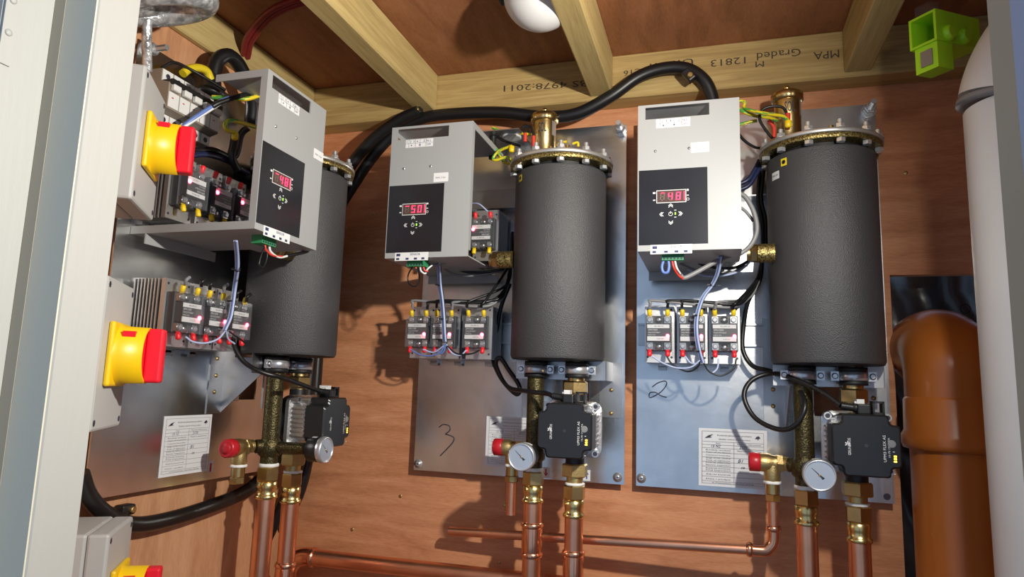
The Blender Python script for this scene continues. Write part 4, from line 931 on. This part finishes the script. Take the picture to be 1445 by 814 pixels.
loom(1, 'blue and black control wires tied over the relays of the side-wall boiler', [(333,340,.17),(335,362,.155),(335,380,.145),(332,402,.13),(329,425,.128),(325,448,.128),(317,466,.126)],
     [('cable_pale', ((262,475,.116),(272,482,.118),(290,484,.12),(308,478,.122),(318,466,.124))), ('cable_pale', ((331,485,.116),(322,478,.118),(319,466,.122))), ('cable_black', ((345,483,.116),(338,478,.118),(324,468,.122)))])
# power wires to the yellow lugs
def power(k, label, lug_px, trunk, m='cable_black'):
    t = Thing('power_loom', 'wiring')
    for i, (x, y) in enumerate(lug_px):
        mb = MB(); a = Q(k, x, y, .108); e = [Q(k, *q) for q in trunk]; off = V((0, -.003*(i % 3), .003*((i*2) % 3)-.003))
        mid = Q(k, x+6, y-10, .112); 
        pts = [a, Q(k, x+1, y-6, .111), mid]+[p+off for p in e if (p-mid).dot(e[-1]-e[0]) > .01]
        mb.tube(pts, .0023, 8, 5); t.part('wire', mb, m if i % 3 else 'cable_grey')
    t.place(label=label, group='power wiring looms')
power(3, 'black power wires running to yellow lugs on the boiler beside the orange drain', [(917,434),(942,434),(962,434),(1009,436),(1034,436)], [(932,424,.115),(960,424,.112),(1000,429,.108),(1035,430,.10),(1056,418,.08),(1069,395,.06),(1075,360,.05),(1076,320,.045),(1073,285,.04)])
power(2, 'black power wires running to yellow lugs on the middle boiler', [(582,434),(603,436),(616,434),(638,436),(659,434),(679,434)], [(600,422,.115),(640,426,.112),(672,430,.105),(700,424,.09),(715,405,.07),(722,370,.05),(724,330,.045)])
power(1, 'black power wires running to yellow lugs on the side-wall boiler', [(262,401),(284,404),(296,408),(316,411),(334,420),(348,425)], [(240,385,.10),(225,380,.09),(214,377,.06)])
# earth wires (yellow / green)
def earth(label, runs, r=.0026, k=None):
    t = Thing('earth_wire', 'wiring')
    for pts in runs:
        mb = MB(); mb.tube(pts, r, 10, 6, mif=lambda i, j: 1 if (j+i//2) % 10 in (0,1,2,5) else 0); t.part('wire', mb, ['earth_yellow', 'earth_green'])
    e = runs[0][-1]; mb = MB(); mb.lathe([(.0035,0),(.0048,.001),(.0048,.009),(.003,.011)], e, (0,0,-1) if True else 0, 12); t.part('ring_lug', mb, 'lug_yellow')
    t.place(label=label, group='earth wires')
def E3(x, y, d): return B(x, y, d)
earth('yellow and green earth wires on top of the boiler beside the orange drain', [[E3(1030,150,.12), E3(1040,143,.12), E3(1051,144,.12), E3(1050,152,.12), E3(1060,156,.13), E3(1085,161,.14), E3(1104,164,.15), E3(1112,170,.155)], [E3(1036,149,.11), E3(1050,158,.12), E3(1068,164,.11), E3(1085,166,.10), E3(1096,170,.09)], [E3(1036,178,.09), E3(1050,174,.09), E3(1068,170,.09)]])
earth('yellow and green earth wires on top of the middle boiler', [[E3(692,200,.10), E3(703,215,.10), E3(712,229,.10), E3(722,230,.11), E3(716,222,.12), E3(700,226,.12), E3(696,222,.12), E3(706,212,.12), E3(722,206,.125)], [E3(695,180,.06), E3(710,186,.06), E3(735,188,.06), E3(750,190,.06)]])
earth('yellow and green earth wires inside the side-wall control box', [[S(372,183,.12), S(350,176,.12), S(328,170,.12), S(318,174,.12), S(320,183,.12), S(332,187,.12)], [S(300,137,.10), S(320,138,.12), S(345,140,.14), S(366,135,.15)]], .003)
# other wires at the top of the tanks
def bits(name, label, runs, group=None):
    t = Thing(name, 'wiring')
    for m, r, pts in runs:
        mb = MB(); mb.tube(pts, r, 8, 6); t.part('wire', mb, m)
    t.place(label=label, group=group)
bits('tank_wiring', 'black and red wires looping round the air vent of the boiler beside the orange drain', [('cable_black', .0022, [B(1112,165,.12), B(1105,152,.12), B(1090,150,.12), B(1076,155,.12), B(1072,168,.12), B(1080,183,.12), B(1090,195,.12)]), ('cable_black', .0022, [B(1040,185,.12), B(1050,198,.11), B(1066,208,.10), B(1080,208,.09)]), ('wire_red', .0030, [B(1085,170,.11), B(1092,180,.11), B(1092,194,.11)]), ('wire_red', .0035, [B(1112,160,.13), B(1112,172,.13), B(1111,182,.13)]), ('cable_navy', .0035, [B(1036,270,.09), B(1056,262,.09), B(1068,244,.085), B(1075,232,.08)]), ('cable_navy', .0035, [B(1036,262,.09), B(1055,254,.09), B(1066,238,.085), B(1072,226,.08)]), ('cable_black', .0030, [B(1072,240,.05), B(1070,280,.05), B(1076,320,.05), B(1076,352,.05)]), ('cable_black', .0030, [B(1078,240,.05), B(1074,280,.05), B(1080,310,.05), B(1080,345,.05)])], G_W)
bits('sensor_cable', 'grey sensor cable curving beside the control box of the boiler beside the orange drain', [('cable_grey', .0034, [B(1040,272,.15), B(1052,278,.15), B(1064,300,.15), B(1068,325,.15), B(1060,345,.15), B(1044,358,.15), B(1025,362,.16), B(1005,372,.17), B(985,383,.175), B(966,392,.178), B(960,388,.182)]), ('cable_grey', .0022, [B(1040,290,.14), B(1052,298,.14), B(1063,312,.14)])], G_W)
bits('tank_wiring', 'black and red wires looping round the air vent of the middle boiler', [('cable_black', .0020, [B(741,190,.12), B(738,180,.12), B(743,177,.12), B(746,186,.12)]), ('wire_red', .0030, [B(741,188,.12), B(741,200,.12)]), ('wire_red', .0030, [B(753,192,.12), B(753,208,.12)]), ('cable_black', .0020, [B(753,192,.12), B(750,180,.12), B(744,178,.12), B(736,181,.12)]), ('cable_black', .0025, [B(700,192,.06), B(715,200,.06), B(735,206,.06)]), ('earth_yellow', .0022, [B(786,206,.13), B(791,201,.13), B(800,200,.13)]), ('earth_yellow', .0022, [B(808,203,.13), B(815,201,.13), B(816,207,.13)])], G_W)
bits('relay_wire', 'pale blue wire to a red lug inside the control box reading 50', [('cable_pale', .0014, [B(664,287,.10), B(676,288,.11), B(688,298,.112)])], G_W)
bits('box_wiring', 'loose grey and black wires under the control box reading 50', [('cable_grey', .0024, [B(600,372,.18), B(615,374,.17), B(640,366,.165), B(655,362,.16)]), ('cable_black', .0022, [B(630,372,.10), B(660,384,.09), B(700,382,.08), B(716,376,.07)]), ('cable_grey', .0018, [B(622,376,.12), B(645,388,.10), B(680,388,.09), B(712,382,.07)]), ('cable_grey', .0024, [B(664,364,.15), B(680,374,.12), B(695,376,.10)])], G_W)
bits('box_wiring', 'loose grey and black wires under the control box of the boiler beside the orange drain', [('cable_grey', .0020, [B(960,372,.12), B(990,384,.10), B(1025,386,.09), B(1055,374,.08)]), ('cable_black', .0024, [B(975,366,.12), B(1000,376,.10), B(1035,378,.09), B(1060,366,.08)]), ('cable_pale', .0016, [B(970,380,.11), B(1000,390,.10), B(1040,384,.09), B(1062,366,.08)])], G_W)
# connector leads
bits('connector_lead', 'thin black looped wire under the green connector reading 50', [('cable_black', .0012, [B(583,375,.20), B(576,388,.19), B(577,400,.19), B(586,404,.19), B(592,395,.19), B(590,378,.20)]), ('wire_red', .0016, [B(587,374,.20), B(587,379,.20)]), ('cable_white', .0014, [B(593,374,.20), B(594,382,.198), B(600,386,.195), B(603,380,.19), B(610,374,.185)]), ('wire_red', .0014, [B(597,374,.20), B(599,381,.198), B(604,383,.195)])], 'connector leads')
bits('connector_lead', 'blue looped wire under the green connector of the boiler beside the orange drain', [('cable_blue', .0022, [B(937,366,.20), B(934,376,.20), B(936,384,.20), B(942,384,.20), B(944,376,.20), B(943,366,.20)]), ('wire_red', .0016, [B(948,366,.20), B(951,378,.20), B(957,388,.19), B(964,393,.185)]), ('cable_white', .0014, [B(952,366,.20), B(955,378,.20), B(960,386,.19)])], 'connector leads')
bits('connector_lead', 'red and white wires under the green connector of the side-wall control box', [('wire_red', .0016, [S(374,345,.2), S(375,352,.2), S(384,360,.2), S(398,362,.2)]), ('cable_white', .0016, [S(380,345,.2), S(382,355,.2), S(394,363,.2), S(410,360,.2)]), ('cable_black', .0026, [S(405,361,.2), S(420,358,.2), S(434,354,.19), S(430,348,.18)]), ('cable_black', .0011, [S(374,347,.2), S(368,362,.2), S(366,374,.2), S(372,376,.2), S(377,362,.2), S(376,350,.2)])], 'connector leads')
# side-wall box inner wiring
bits('breaker_wiring', 'blue, brown and yellow wires looped over the circuit breakers', [('earth_yellow', .0060, [S(258,104,.055), S(268,97,.055), S(282,96,.055), S(292,101,.055), S(297,112,.055)]), ('cable_black', .0022, [S(228,96,.05), S(245,88,.055), S(265,96,.06), S(290,110,.07), S(318,127,.08)]), ('cable_blue', .0030, [S(256,180,.10), S(275,166,.11), S(300,150,.12), S(318,140,.13), S(345,134,.14)]), ('cable_white', .0022, [S(254,183,.10), S(275,169,.11), S(300,153,.12), S(316,143,.13)]), ('cable_black', .0035, [S(300,150,.122), S(312,144,.128), S(340,135,.14), S(352,133,.14)]), ('cable_navy', .0040, [S(266,220,.09), S(290,218,.09), S(318,226,.09), S(350,244,.09)]), ('cable_black', .0050, [S(262,212,.08), S(300,212,.08), S(330,222,.08), S(340,190,.09), S(350,180,.10)]), ('cable_black', .0060, [S(332,190,.10), S(330,205,.10), S(327,222,.10), S(335,240,.10)])])
t = Thing('cable_gland', 'cable gland'); mb = MB(); mb.lathe([(.017,0),(.017,.010),(.020,.011),(.020,.020),(.014,.026),(.011,.045)], U[1] @ P(.115,.045,1.715), (0,0,1), 24); t.part('body', mb, 'black_plastic'); mb = MB(); mb.tube([U[1] @ P(.115,.045,1.755), U[1] @ P(.118,.048,1.785), U[1] @ P(.135,.055,1.800), U[1] @ P(.165,.055,1.790), U[1] @ P(.20,.05,1.755), U[1] @ P(.215,.04,1.72)], .011, 12, 5); t.part('cable', mb, 'cable_black'); t.place(label='black cable gland with thick cable above the side-wall control box')
# gland plate at the top of the middle boiler
t = Thing('gland_plate', 'bracket'); mb = MB(); mb.box(U[2] @ P(.100,.0205,1.742), U[2] @ P(.195,.0850,1.7436)); t.part('shelf', mb, 'zinc_sheet')
mb = MB(); c = U[2] @ P(.172,.05,1.742); mb.lathe([(.0135,-.002),(.0175,-.002),(.0175,.003),(.0135,.003)], c, (0,0,1), 28); t.part('grommet', mb, 'white_plastic')
mb = MB(); c = U[2] @ P(.140,.060,1.700); mb.cyl(c, c+V((0,0,.041)), .0065); t.part('sensor_bulb', mb, 'black_plastic')
t.place(label='zinc gland shelf with white grommet behind the control box reading 50')
print('things', CNT[0])
